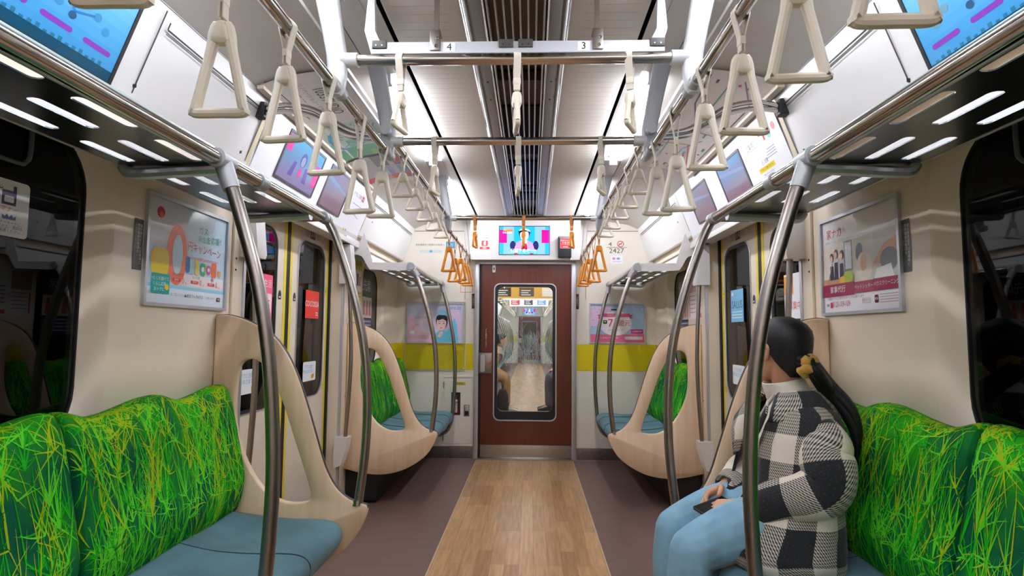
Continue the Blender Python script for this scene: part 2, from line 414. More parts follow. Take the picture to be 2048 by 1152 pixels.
def wall_outline():
    """Side wall seen flat: (y, z), two windows and the doorway notch."""
    return [(YB, 0), (2.58, 0), (2.58, 1.88), (3.94, 1.88), (3.94, 0), (YE, 0), (YE, 1.95), (YB, 1.95)]
WIN_NEAR = (0.06, 1.70, 0.86, 1.78, 0.17); WIN_FAR = (4.50, 5.06, 0.92, 1.72, 0.14)
win_n = 0
for s in (-1, 1):
    side = 'left' if s < 0 else 'right'
    fm = lambda a, b, d, s=s: (s * d, a, b)
    holes = [rr2(y0 - 0.06, z0 - 0.06, y1 + 0.06, z1 + 0.06, r + 0.05, 8) for y0, y1, z0, z1, r in (WIN_NEAR, WIN_FAR) for z0, z1 in [(z0, z1)]]
    holes = []
    for y0, y1, z0, z1, r in (WIN_NEAR, WIN_FAR): holes.append(rr2(y0 - 0.055, z0 - 0.055, y1 + 0.055, z1 + 0.055, r + 0.05, 8))
    mb = MB(); mb.prism(wall_outline(), holes, fm, W, 1.38, CREAM)
    w = struct(mb.build('wall_' + side), 'cream side wall ' + SIDE[s])
    # yellow band and the trim covering the joint next to the door
    yb = MB()
    for a, b, lo in ((3.95, 4.42, 0.845), (5.13, YE - 0.001, 0.845)): yb.box(s * W, s * (W - 0.0015), a, b, lo, 1.10, YELLOW)
    yb.build('yellow_stripe', w)
    tr = MB()
    for y in (2.52, 4.02): tr.box(s * (W - 0.012), s * W, y - 0.05, y + 0.05, 0, 1.84, CREAM, 0.005)
    for y in (2.566, 3.955): tr.box(s * (W - 0.016), s * (W + 0.1), y - 0.012, y + 0.012, 0, 1.86, ALU, 0.003)
    tr.build('door_post', w)
    sc_ = MB()
    for y, z in ((2.49, 1.52), (2.49, 1.47), (4.05, 1.55), (4.05, 0.75)): sc_.box(s * (W - 0.0135), s * (W - 0.01), y - 0.004, y + 0.004, z - 0.004, z + 0.004, DARK)
    sc_.build('screw_holes', w)
    hb = MB(); hb.box(s * 1.245, s * 1.02, -1.6, 2.36, 0.02, 0.30, BLACK, 0.01); hb.box(s * 1.245, s * 1.02, 4.14, YE - 0.01, 0.02, 0.30, BLACK, 0.01)
    hb.build('heater_casing', w)
    for k, (y0, y1, z0, z1, r) in enumerate((WIN_NEAR, WIN_FAR)):
        win_n += 1
        fr = MB(); rings = []
        for g, d, rr in ((0.056, W - 0.002, r + 0.05), (0.045, W + 0.002, r + 0.04), (0.012, W + 0.035, r + 0.01), (0.0, W + 0.05, r), (0.0, W + 0.075, r)):
            rings.append([(s * d, a, b) for a, b in rr2(y0 - g, z0 - g, y1 + g, z1 + g, rr, 8)])
        fr.loft(rings, CREAM, True, False)
        f = struct(fr.build('window_%d' % win_n, recalc=False), ('large dark window behind the long bench ' if k == 0 else 'narrow dark window behind the short end bench ') + SIDE[s])
        g = MB(); g.prism(rr2(y0 - 0.004, z0 - 0.004, y1 + 0.004, z1 + 0.004, r, 8), [], fm, W + 0.055, W + 0.061, GLASS); g.build('window_glass', f)
        ga = MB(); ga.loft([[(s * d, a, b) for a, b in rr2(y0 - g_, z0 - g_, y1 + g_, z1 + g_, r, 8)] for g_, d in ((0.004, W + 0.05), (-0.005, W + 0.05), (-0.005, W + 0.056), (0.004, W + 0.056))], BLACK, True, False, loop=True)
        ga.build('gasket', f)
        if k == 0:   # the drop window's lower edge of the upper sash, with its grip
            sh = MB(); sh.tube(smooth_path([(s * (W + 0.048), 0.12, 1.640), (s * (W + 0.048), 1.30, 1.640), (s * (W + 0.048), 1.455, 1.640), (s * (W + 0.048), 1.480, 1.648), (s * (W + 0.048), 1.492, 1.672), (s * (W + 0.048), 1.494, 1.76)], 5), 0.006, P('sash_grey', (84, 100, 102), 0.4), 8); sh.build('sash_edge', f)
    # outside the glass: the dark tunnel
    t = MB(); t.box(s * 2.1, s * 2.3, -3.0, 8.0, -1, 4, P('tunnel_concrete', (58, 58, 60), 0.9, noise=0.2, nscale=2)); struct(t.build('wall_tunnel_' + side), 'dark tunnel wall outside the windows ' + SIDE[s])

# sloping lintel panels, the soffit under them and the ceiling, as profiles run along the car
def extrude_profile(mb, prof, y0, y1, mats, thick=None):
    n = len(prof)
    for i in range(n - 1):
        a, b = prof[i], prof[i + 1]; m = mats[i] if isinstance(mats, list) else mats
        mb.add([(a[0], y0, a[1]), (b[0], y0, b[1]), (b[0], y1, b[1]), (a[0], y1, a[1])], [(0, 1, 2, 3)], m)
for s in (-1, 1):
    side = 'left' if s < 0 else 'right'
    lo_ = [(1.40, 1.99), (1.40, 1.872), (1.262, 1.872), (1.255, 1.80), (1.235, 1.80), (1.225, 1.815), (1.09, 2.222), (1.10, 2.26), (1.40, 2.30)]
    hi_ = [(1.40, 1.99), (1.40, 1.93), (1.262, 1.925), (1.245, 1.915), (1.205, 1.900), (1.194, 1.905), (1.09, 2.222), (1.10, 2.26), (1.40, 2.30)]
    mb = MB()
    for pr, y0, y1 in ((hi_, YB, 2.44), (lo_, 2.44, 4.12), (hi_, 4.12, YE)): mb.loft([[(s * a, y, b) for a, b in pr] for y in (y0, y1)], WHITE, True, True)
    for y0, y1 in ((YB, 2.44), (4.12, YE)):
        mb.box(s * 1.215, s * 1.25, y0, y1, 1.835, 1.862, CREAM, 0.004); mb.box(s * 1.243, s * 1.25, y0, y1, 1.745, 1.835, P('pale_teal_strip', (190, 210, 206), 0.3))
    L = struct(mb.build('trim_%d' % (1 if s < 0 else 2), sharp=20), 'sloping white panel above the windows and doors ' + SIDE[s])
    lx = lambda z: 1.24 - (z - 1.82) * 0.375 - 0.0115
    dl = MB()
    def strip(y0, z0, y1, z1, w, mat, lift=0.0012):
        """a thin band on the sloping panel from (y0, z0) to (y1, z1)"""
        A = Vector((s * (lx(z0) - lift), y0, z0)); B = Vector((s * (lx(z1) - lift), y1, z1)); t = (B - A).normalized()
        nn = Vector((-s * 0.4, 0, -0.15)).normalized(); q = t.cross(nn) * w / 2
        dl.add([A - q, B - q, B + q, A + q], [(0, 1, 2, 3)], mat)
    seam = P('panel_seam', (70, 62, 58), 0.7)
    for y in (1.708, 2.42, 4.13): strip(y, 1.91, y, 2.20, 0.006, seam)
    for (a, b) in ((1.74, 2.40), (4.2, 5.55), (-1.2, 0.4)):
        strip(a, 2.155, b, 2.155, 0.006, BLACK); strip(a, 2.141, b, 2.141, 0.003, seam); strip(a, 2.155, a, 2.178, 0.006, BLACK)
    strip(2.44, 1.91, 2.44, 2.20, 0.03, P('panel_edge_beige', (214, 200, 170), 0.4))
    for y, z in ((1.70, 1.955), (2.36, 1.955), (3.75, 2.07), (4.30, 2.03), (2.60, 1.955)): strip(y, z, y + 0.014, z + 0.006, 0.012, DARK)
    dl.build('panel_seams', L)
    wp = MB(); F = Face(wp, (s * (lx(1.84) - 0.001), 3.35, 1.84), FL(s), (Vector((s * (lx(2.20) - lx(1.84)), 0, 0.36))).normalized(), 0.0006)
    c = -s
    def U(y): return (y - 3.35) * (1 if s < 0 else -1)
    a0, a1 = sorted((U(2.47), U(4.11))); F.rect(a0, 0.015, a1, 0.375, P('white_notice_sheet', (240, 240, 246), 0.3), 1)
    navy = ink(40, 44, 70); red = ink(206, 44, 56); yl = ink(236, 206, 30)
    if s > 0:
        for q, (y, z, sz) in enumerate(((2.62, 0.27, .02), (2.66, 0.30, .016))): F.rect(U(y) - .02, z, U(y) - .005, z + .03, red, 2)
        F.txt('ご案内', U(2.80), 0.285, 0.03, navy, 2); F.rect(U(2.80) - .06, .267, U(2.80) + .06, .303, ink(150, 150, 160), 1); F.rect(U(2.80) - .058, .269, U(2.80) + .058, .301, P('white_notice_sheet', (240, 240, 246), 0.3), 1.5); 
        for i in range(4): F.rect(U(2.60) - .05 - i * .01, .225 - i * .012, U(2.60) + .03, .229 - i * .012, ink(170, 172, 184), 2)
        F.ell(U(2.58), .285, .022, .022, ink(150, 200, 200), 2); F.ell(U(2.52), .30, .018, .018, ink(226, 150, 150), 2)
        F.rect(U(2.71) - .085, .145, U(2.71) + .085, .168, yl, 2); F.txt('⚠ 注意', U(2.71), .186, .022, navy, 2); F.txt('ドアにご注意ください', U(2.71), .156, .014, navy, 3)
        for i in range(4): F.txt('ご乗車になりましたら中ほどへ', U(2.71), .13 - i * .014, .009, ink(120, 122, 140), 2)
        F.txt('次は', U(3.78), .33, .02, navy, 2); F.rect(U(3.78) - .04, .305, U(3.78) + .04, .308, navy, 2)
    else:
        F.txt('ドアにご注意', U(3.82), .30, .028, navy, 2); F.line([(U(3.78), .24), (U(3.98), .24)], .003, navy, 2); F.line([(U(3.72), .20), (U(3.98), .16)], .003, navy, 2)
        for i in range(8): F.ell(U(3.92) + .013 * (i % 4), .29 + .02 * (i // 4), .006, .011, [red, ink(230, 130, 140), navy][i % 3], 2)
        F.ell(U(3.80), .05, .012, .012, yl, 2); F.ell(U(3.84), .055, .008, .008, red, 2)
    wp.build('notice_sheet', L)
    # door header rail box and closing strips under the panel
    hd = MB(); hd.box(s * 1.17, s * 1.24, 2.60, 3.92, 1.80, 1.835, WHITE, 0.006); hd.box(s * 1.175, s * 1.245, 3.80, 4.12, 1.80, 1.85, WHITE, 0.008); hd.build('door_header', L)

mb = MB()
for s in (-1, 1):
    prof = [(1.095, 2.222), (1.00, 2.262), (0.86, 2.288), (0.72, 2.302), (0.715, 2.31), (0.640, 2.318), (0.632, 2.345), (0.535, 2.345), (0.528, 2.322), (0.478, 2.326), (0.476, 2.37), (0.462, 2.37), (0.462, 2.33), (0.455, 2.328), (0.19, 2.328), (0.19, 2.345)]
    mats = [CEILGREY, CEILGREY, CEILGREY, CEILGREY, CEILGREY, WHITE, TUBEDIM, WHITE, WHITE, BLACK, BLACK, BLACK, WHITE, CEIL, WHITE]
    extrude_profile(mb, [(s * a, b) for a, b in prof], YB, YE, mats)
    for y0, y1 in ((YB, -2.96), (-1.62, -1.26), (0.06, 0.62), (1.82, 2.42), (3.70, 4.16), (5.44, YE)):   # blanks between the lamp troughs
        extrude_profile(mb, [(s * 0.634, 2.319), (s * 0.530, 2.322)], y0, y1, WHITE)
        for y in (y0, y1): mb.add([(s * 0.634, y, 2.319), (s * 0.530, y, 2.322), (s * 0.530, y, 2.346), (s * 0.634, y, 2.346)], [(0, 1, 2, 3)], WHITE)
    for y in [0.2 + 0.052 * i for i in range(105)]:  # fine grooves across the flat ceiling sheets
        mb.box(s * 0.24, s * 0.43, y, y + 0.0016, 2.3278, 2.3279, P('ceiling_groove', (172, 164, 156), 0.5))
    extrude_profile(mb, [(s * 1.094, 2.2215), (s * 1.088, 2.2185)], YB, YE, P('panel_seam', (70, 62, 58), 0.7))
extrude_profile(mb, [(-0.19, 2.345), (-0.125, 2.405), (0.125, 2.405), (0.19, 2.345)], YB, YE, P('vent_plate', (128, 122, 116), 0.5, 0.2))
mb.box(-1.4, 1.4, YB, YE, 2.47, 2.5, DARK)
struct(mb.build('ceiling', recalc=False), 'pale ceiling with lamp troughs and flat ribbed sheets')

# the air outlet down the middle of the ceiling
v = thing('air_outlet', (0, 2, 2.33), 'long slotted metal air outlet running down the middle of the ceiling', 'vent')
A = At(v)
for s in (-1, 1):
    q = MB(); extrude_profile(q, [(s * 0.192, 2.322), (s * 0.186, 2.318), (s * 0.182, 2.325), (s * 0.168, 2.335), (s * 0.165, 2.328), (s * 0.16, 2.336), (s * 0.125, 2.345), (s * 0.118, 2.335), (s * 0.112, 2.34), (s * 0.112, 2.40)], YB + 0.01, YE - 0.12, [STEEL, STEEL, CASTGREY, STEEL, STEEL, CASTGREY, CASTGREY, STEEL, CASTGREY])
    for y in (0.9, 1.55, 1.75, 2.55, 2.75, 3.4, 4.2): q.box(s * 0.14, s * 0.148, y, y + 0.008, 2.338, 2.346, DARK)
    A.part(q, 'side_channel', recalc=False)
for i in range(8):
    x = -0.1015 + 0.029 * i
    q = MB(); q.box(x - 0.0035, x + 0.0035, YB + 0.01, YE - 0.12, 2.335, 2.372, P('vent_fin', (206, 204, 200), 0.3, 0.7), 0.001)
    A.part(q, 'fin')
for a, b in ((-0.4, 0.2), (0.45, 0.6), (2.56, 2.65), (2.97, 3.52), (3.60, 3.78), (3.95, 4.50), (4.62, 4.74), (4.86, 5.12)):
    q = MB(); q.box(-0.11, 0.11, a, b, 2.390, 2.402, DARK); A.part(q, 'air_opening')

# end wall: outline of the car's section with the gangway opening
mb = MB()
out = [(-1.40, 0), (-0.47, 0), (-0.47, 1.885), (0.47, 1.885), (0.47, 0), (1.40, 0), (1.40, 2.48), (-1.40, 2.48)]
mb.prism(out, [], lambda a, b, d: (a, d, b), YE, YE + 0.06, ENDW)
ew = struct(mb.build('wall_end'), 'pale end wall with a yellow band around the gangway door')
yb = MB()
for s in (-1, 1): yb.box(s * 0.50, s * W, YE - 0.0015, YE, 0.845, 1.10, YELLOW)
yb.build('yellow_stripe', ew)
fr = MB()
for s in (-1, 1): fr.box(s * 0.448, s * 0.492, YE - 0.012, YE + 0.07, 0, 1.90, ALU, 0.004)
fr.box(-0.492, 0.492, YE - 0.012, YE + 0.07, 1.872, 1.902, ALU, 0.004)
fr.build('door_frame', ew)
gr = MB()
for s in (-1, 1):
    gr.box(s * 0.585, s * 0.588, YE - 0.004, YE, 1.53, 2.20, seam); gr.box(s * 0.585, s * 1.10, YE - 0.004, YE, 2.198, 2.202, seam)
gr.build('panel_joint', ew)
pad = MB()
for s in (-1, 1): pad.tube(smooth_path([(s * 0.60, YE - 0.005, 2.30), (s * 0.585, YE - 0.006, 2.22), (s * 0.565, YE - 0.006, 1.95), (s * 0.56, YE - 0.006, 1.80)], 4), 0.02, WHITE, 8)
pad.build('corner_moulding', ew)
for s in (-1, 1):
    bb = MB(); bb.box(s * 0.495, s * W, YE - 0.008, YE, 0.0, 0.118, DARKKICK, 0.002); bb.box(s * 0.495, s * W, YE - 0.014, YE, 0.0, 0.008, KICK)
    for x in (0.53, 0.76):
        bb.ball((s * x, YE - 0.008, 0.09), 0.005, KICK, 8); bb.ball((s * x, YE - 0.008, 0.03), 0.005, KICK, 8)
    struct(bb.build('baseboard_' + ('left' if s < 0 else 'right')), 'dull steel kick plate at the foot of the end wall ' + SIDE[s])
# back wall behind the camera
mb = MB(); mb.box(-1.4, 1.4, YB - 0.05, YB, 0, 2.5, ENDW); struct(mb.build('wall_back'), 'pale wall closing the car behind the camera')

# the box above the gangway door
mb = MB(); mb.prism(rr2(-0.53, 1.905, 0.53, 2.345, 0.02), [], lambda a, b, d: (a, d, b), YE - 0.11, YE - 0.001, WHITE)
tp = struct(mb.build('trim_3'), 'white box panel above the gangway door')

# gangway door
d = struct(bpy.data.objects.new('door_1', None), 'mahogany brown sliding gangway door with a tall rounded window'); COL.objects.link(d); d.location = (0.015, YE + 0.03, 0)
A = At(d)
q = MB(); hole = rr2(-0.302, 0.365, 0.302, 1.685, 0.055)
q.prism([(-0.425, 0.02), (0.452, 0.02), (0.452, 1.875), (-0.425, 1.875)], [hole], lambda a, b, d_: (a, d_, b), YE + 0.015, YE + 0.05, DOORWOOD)
A.part(q, 'door_leaf')
def ringframe(mb, o, i, d0, d1, mat):
    fm = lambda p, d_: [(a, d_, b) for a, b in p]
    mb.loft([fm(o, d0), fm(i, d0), fm(i, d1), fm(o, d1)], mat, True, False, loop=True)
q = MB(); ringframe(q, rr2(-0.305, 0.362, 0.305, 1.688, 0.058), rr2(-0.294, 0.373, 0.294, 1.677, 0.05), YE + 0.008, YE + 0.052, ALU); A.part(q, 'window_frame')
q = MB(); ringframe(q, rr2(-0.294, 0.373, 0.294, 1.677, 0.05), rr2(-0.268, 0.452, 0.268, 1.652, 0.055), YE + 0.018, YE + 0.046, BLACK); gk = A.part(q, 'gasket')
q = MB(); q.prism(rr2(-0.27, 0.45, 0.27, 1.654, 0.055), [], lambda a, b, d_: (a, d_, b), YE + 0.028, YE + 0.034, CLEAR); A.part(q, 'window_pane')
# etched grass on the pane, thick at hip height and thinning out above and below
ETCH = P('etched_glass', (206, 218, 220), 0.8); ETCH.node_tree.nodes['Principled BSDF'].inputs['Alpha'].default_value = 0.42
q = MB(); rnd = random.Random(3)
for i in range(420):
    x = rnd.uniform(-0.25, 0.25); z = rnd.gauss(1.0, 0.085); L_ = rnd.uniform(0.04, 0.13); ang = rnd.gauss(pi / 2, 0.5); bend = rnd.uniform(-1.2, 1.2); wd = rnd.uniform(0.0012, 0.0028)
    pts = []
    for k_ in range(5):
        a_ = ang + bend * k_ / 4; pts.append((x, z)); x += cos(a_) * L_ / 4; z += sin(a_) * L_ / 4
    if any(abs(p[0]) > 0.262 for p in pts): continue
    for (a_, b_), (c_, e_) in zip(pts, pts[1:]):
        q.add([(a_ - wd, YE + 0.0268, b_), (a_ + wd, YE + 0.0268, b_), (c_ + wd * .8, YE + 0.0268, e_), (c_ - wd * .8, YE + 0.0268, e_)], [(0, 1, 2, 3)], ETCH)
A.part(q, 'etched_pattern', recalc=False)
q = MB(); q.box(-0.425, 0.452, YE + 0.009, YE + 0.015, 0.02, 0.135, KICK, 0.001)
for x in (-0.41, 0.437):
    for z in (0.035, 0.12): q.ball((x, YE + 0.009, z), 0.004, CASTGREY, 8)
A.part(q, 'kick_plate')
q = MB(); q.box(-0.445, -0.32, YE + 0.004, YE + 0.015, 0.815, 1.01, BRUSH, 0.004); hp = A.part(q, 'lock_plate')
q = MB(); q.prism(rr2(-0.425, 0.83, -0.385, 0.995, 0.012), [], lambda a, b, d_: (a, d_, b), YE - 0.045, YE + 0.005, ALU); h = sub(hp, d, q, 'handle')
q = MB(); F = Face(q, (-0.345, YE + 0.004, 0.91), (1, 0, 0), (0, 0, 1), 0.0008); F.line([(-.018, 0), (.018, 0)], .006, ink(214, 40, 40)); F.poly([(.018, 0), (.004, .014), (.0, .010), (.010, 0), (.0, -.010), (.004, -.014)], ink(214, 40, 40)); sub(hp, d, q, 'arrow')
q = MB(); F = Face(q, (0, YE + 0.015, 0), (1, 0, 0), (0, 0, 1), 0.0005); F.rect(-0.322, 1.795, -0.292, 1.865, ink(228, 226, 220)); F.ell(-.307, 1.83, .006, .014, DARK, 2)
F.txt('ドアを閉めてください', -0.378, 1.235, 0.0175, ink(236, 232, 226), 2, vert=True); A.part(q, 'door_label')
q = MB(); q.box(-0.448, -0.425, YE + 0.02, YE + 0.045, 0, 1.87, BLACK); A.part(q, 'gap_strip')
q = MB(); q.box(-0.47, 0.47, YE - 0.02, YE + 0.06, 0, 0.012, KICK, 0.003); A.part(q, 'sill_plate')

# side doors: two leaves each
dn = 1
for s in (-1, 1):
    for k in (0, 1):
        dn += 1
        y0, y1 = (2.575, 3.255) if k == 0 else (3.265, 3.945)
        fm = lambda a, b, d_, s=s: (s * d_, a, b)
        d = struct(bpy.data.objects.new('door_%d' % dn, None), ('door leaf next to the long bench ' if k == 0 else 'door leaf next to the short end bench ') + SIDE[s]); COL.objects.link(d); d.location = (s * 1.34, (y0 + y1) / 2, 0)
        A = At(d); g0, g1 = (y0 + 0.10, y1 - 0.14) if k == 0 else (y0 + 0.14, y1 - 0.10)
        gl = rr2(g0, 0.80, g1, 1.76, 0.10, 8)
        q = MB(); q.prism([(y0, 0.01), (y1, 0.01), (y1, 1.875), (y0, 1.875)], [gl], fm, 1.335, 1.365, DOORPAINT); A.part(q, 'door_leaf')
        q = MB(); fmr = lambda p, d_: [(s * d_, a, b) for a, b in p]
        gi = rr2(g0 + 0.018, 0.818, g1 - 0.018, 1.742, 0.088, 8)
        q.loft([fmr(rr2(g0 - 0.006, 0.794, g1 + 0.006, 1.766, 0.104, 8), 1.332), fmr(gl, 1.330), fmr(gl, 1.345)], ALU, True, False); A.part(q, 'window_frame', recalc=False)
        q = MB(); q.prism(gl, [], fm, 1.338, 1.343, GLASS); A.part(q, 'window_pane')
        q = MB(); q.loft([fmr(gl, 1.3375), fmr(gi, 1.3375)], BLACK, True, False); A.part(q, 'gasket', recalc=False)
        q = MB(); ys = y1 if k == 0 else y0; sg = -1 if k == 0 else 1
        q.box(s * 1.333, s * 1.336, ys + sg * 0.018, ys + sg * 0.05, 0.01, 1.872, DYELLOW); q.box(s * 1.332, s * 1.345, ys - sg * 0.004, ys + sg * 0.018, 0.01, 1.872, BLACK)
        yj = y0 if k == 0 else y1; q.box(s * 1.333, s * 1.336, yj - sg * 0.03, yj - sg * 0.055, 0.01, 1.872, DYELLOW); q.box(s * 1.32, s * 1.336, yj + sg * .005, yj - sg * 0.026, 0.0, 1.875, BLACK)
        A.part(q, 'edge_strips')
        q = MB(); F = Face(q, (s * 1.334, ys + sg * 0.095, 1.40), FL(s), (0, 0, 1), 0.0008)
        F.poly([(-.018, -.02), (.018, -.02), (.018, .012), (.010, .026), (0, .031), (-.010, .026), (-.018, .012)], ink(44, 46, 60)); F.rect(-.010, -.012, .010, -.004, ink(220, 220, 220), 2)
        F2 = Face(q, (s * 1.334, (y0 + y1) / 2, 1.815), FL(s), (0, 0, 1), 0.0008)
        F2.rect(-.12, -.026, -.03, .026, ink(214, 208, 206)); F2.rect(-.03, -.028, .05, .028, ink(70, 52, 50), 1); F2.ell(-.005, 0, .012, .02, ink(200, 160, 140), 2); F2.ell(.03, .004, .012, .018, ink(190, 190, 200), 2); F2.rect(.05, -.02, .13, .02, ink(220, 214, 210)); 
        for i in range(4): F2.rect(-.115, -.018 + i * .01, -.04, -.015 + i * .01, ink(110, 110, 130), 2); F2.rect(.06, -.014 + i * .009, .12, -.012 + i * .009, ink(150, 150, 165), 2)
        F3 = Face(q, (s * 1.334, yj - sg * 0.07, 1.47), FL(s), (0, 0, 1), 0.001)
        for dz in (0, -0.62): F3.poly([(-.022, -.02 + dz), (.022, -.02 + dz), (0, .026 + dz)], ink(240, 210, 20)); F3.poly([(-.004, -.006 + dz), (.004, -.006 + dz), (0, .014 + dz)], ink(20, 20, 20), 2)
        A.part(q, 'printed_marks')
        if k == 1 or s > 0 or True:
            q = MB(); F = Face(q, (s * 1.334, 0, 0), FL(s), (0, 0, 1), 0.0045); uu = lambda y: y * (1 if s < 0 else -1)
            yc = (3.62 if k == 1 else 2.83)
            white = ink(238, 240, 244)
            if k == 1 and s < 0:
                F.rect(uu(3.52), 1.285, uu(3.745), 1.46, ink(226, 48, 36)); F.txt('COCOSSA', uu(3.63), 1.375, .05, white, 2); F.rect(uu(3.69), 1.305, uu(3.73), 1.312, white, 2); F.rect(uu(3.69), 1.32, uu(3.73), 1.325, white, 2)
            elif k == 1:
                a0, a1 = sorted((uu(3.73), uu(3.515))); F.rect(a0, 1.28, a1, 1.48, ink(120, 190, 226)); F.txt('SALUS', (a0 + a1) / 2, 1.385, .066, ink(30, 40, 70), 2)
                for i in range(3): F.rect(a0 + .02, 1.34 - i * .018, a1 - .02, 1.345 - i * .018, white, 2)
                F.ell(a0 + .03, 1.455, .018, .012, white, 2)
            elif s < 0:
                F.rect(uu(2.90), 1.20, uu(3.06), 1.50, ink(236, 96, 130)); F.rect(uu(2.91), 1.24, uu(3.05), 1.40, ink(250, 226, 232), 2); F.txt('新生活', uu(2.98), 1.45, .045, white, 2)
                for i in range(5): F.rect(uu(2.92), 1.26 + i * .025, uu(3.03), 1.266 + i * .025, ink(226, 70, 110), 3)
            else:
                a0, a1 = sorted((uu(2.72), uu(2.95))); F.rect(a0, 1.28, a1, 1.50, ink(236, 238, 244)); F.rect(a0, 1.40, a0 + .10, 1.49, ink(240, 160, 60), 2); F.txt('募集中', (a0 + a1) / 2, 1.34, .045, ink(206, 60, 60), 2)
            a0, a1 = sorted((uu(yc - 0.105), uu(yc + 0.105))); F.rrect(a0, 0.895, a1, 1.015, .012, white, 1)
            for i in range(2): F.txt('ドアに注意' if i == 0 else '手をはさまない', (a0 + a1) / 2 - .015, .982 - i * .028, .026, ink(60, 160, 214), 2)
            F.ell(a1 - .05, .922, .024, .014, ink(240, 186, 40), 2); F.line([(a1 - .07, .908), (a1 - .03, .936)], .008, ink(206, 70, 50), 3)
            A.part(q, 'door_stickers')
# ------------------------------------------------------------------ lamps
def lamp(s, y0, y1, label):
    t = thing('ceiling_lamp', (s * 0.58, (y0 + y1) / 2, 2.33), label, 'lamp', 'fluorescent tubes along the ceiling')
    A = At(t)
    q = MB(); q.tube([(s * 0.583, y0 + 0.03, 2.309), (s * 0.583, y1 - 0.03, 2.309)], 0.018, TUBE, 12); A.part(q, 'tube')
    for y in (y0, y1):
        q = MB(); q.box(s * 0.558, s * 0.608, y - 0.012, y + 0.032 if y == y0 else y + 0.012, 2.282, 2.346, CASTING, 0.005); A.part(q, 'lamp_holder')
for s in (-1, 1):
    for i, (a, b) in enumerate(((-2.9, -1.7), (-1.2, 0.0), (0.64, 1.80), (2.44, 3.68), (4.18, 5.42))):
        lamp(s, a, b, 'white fluorescent tube, %s from the gangway door, %s' % (ORD[4 - i], SIDE[s]))

# ------------------------------------------------------------------ benches
def top_z(y, y_peak=1.49, per=0.42, mean=0.970, amp=0.016):
    p = ((y - y_peak) / per) % 1.0; q = .5 * p / .36 if p < .36 else .5 + .5 * (p - .36) / .64
    return mean + amp * cos(2 * pi * q)
PROFILE = [(1.235, 0.47), (1.13, 0.475), (1.095, 0.52), (1.078, 0.60), (1.083, 0.66), (1.102, 0.75), (1.122, 0.84), (1.140, 0.91), (1.158, 0.955), (1.175, 0.978), (1.195, 0.985), (1.225, 0.982), (1.238, 0.95)]
def back_pt(s, y, t, y0, y1):
    """Point of the backrest, t running up its front from 0 to 1."""
    n = len(PROFILE) - 1; f = t * n; i = min(int(f), n - 1); k = f - i
    p0 = PROFILE[max(i - 1, 0)]; p1 = PROFILE[i]; p2 = PROFILE[i + 1]; p3 = PROFILE[min(i + 2, n)]
    h, z = (0.5 * (2 * b + (c - a) * k + (2 * a - 5 * b + 4 * c - d) * k * k + (3 * b - a - 3 * c + d) * k ** 3) for a, b, c, d in zip(p0, p1, p2, p3))
    z = 0.47 + (z - 0.47) * (top_z(y) - 0.47) / 0.515
    e = min(y - y0, y1 - y); r = 0.028
    if e < r:
        g = 1 - sqrt(max(0.0, 1 - (1 - e / r) ** 2)); h = h + (1.236 - h) * min(1, g * 0.30) ; z = z - 0.02 * g * (t > 0.5)
    return Vector((s * h, y, z))
def backrest(A, s, y0, y1, seed, blades):
    q = MB(); ny = 56; nt = 40
    ys = [y0 + (y1 - y0) * (0.5 - 0.5 * cos(pi * i / ny)) * 0.35 + (y1 - y0) * i / ny * 0.65 for i in range(ny + 1)]
    rings = [[back_pt(s, y, j / nt, y0, y1) for j in range(nt + 1)] for y in ys]
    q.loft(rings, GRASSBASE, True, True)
    rnd = random.Random(seed)
    def lay(y, t, L, ang, bend, w, mat, lift):
        pts = []; N = 6
        for k in range(N + 1):
            a = ang + bend * k / N
            if not (y0 + 0.002 < y < y1 - 0.002 and 0.08 < t < 0.97): break
            p = back_pt(s, y, t, y0, y1); n_ = (back_pt(s, y, t + 0.012, y0, y1) - p).cross(back_pt(s, y + 0.003, t, y0, y1) - p).normalized() * s
            if n_.x * s > 0: n_ = -n_
            pts.append((p + n_ * lift, n_)); y += cos(a) * L / N; t += sin(a) * L / N / 0.62
        if len(pts) < 3: return
        M_ = len(pts); vs_ = []
        for k, (p, n_) in enumerate(pts):
            d = (pts[min(k + 1, M_ - 1)][0] - pts[max(k - 1, 0)][0]).normalized(); sd = d.cross(n_).normalized() * w * (1 - 0.8 * (k / (M_ - 1)) ** 1.5) / 2
            vs_ += [p - sd, p + sd]
        q.add(vs_, [(2 * k, 2 * k + 1, 2 * k + 3, 2 * k + 2) for k in range(M_ - 1)], mat)
    for c in range(blades):
        y = rnd.uniform(y0 - 0.02, y1 + 0.02); t = rnd.uniform(0.08, 0.96)
        up = (t - 0.13) / 0.8; r_ = rnd.random()
        mat = BL_D if r_ < 0.08 else (BL_Y if r_ < 0.16 + 0.55 * up else (BL_L if r_ < 0.66 else BL_G))
        m_ = rnd.randint(3, 8)
        for _ in range(m_):
            a = rnd.gauss(pi / 2, 0.5) if rnd.random() < 0.5 else rnd.uniform(-pi, pi)
            lay(y, t, rnd.uniform(0.045, 0.115) * (1.3 if abs(a - pi / 2) < .6 else 0.7), a, rnd.uniform(-.6, .6), rnd.uniform(0.0026, 0.0052), mat, rnd.uniform(0.0006, 0.0016))
    return A.part(q, 'backrest', recalc=False)
def fix_normals(o):
    pass
SEATP = [(1.225, 0.35), (1.225, 0.50), (1.15, 0.506), (1.05, 0.494), (0.95, 0.483), (0.85, 0.478), (0.77, 0.478), (0.71, 0.474), (0.675, 0.460), (0.660, 0.435), (0.662, 0.405), (0.685, 0.372), (0.75, 0.355), (0.95, 0.345)]
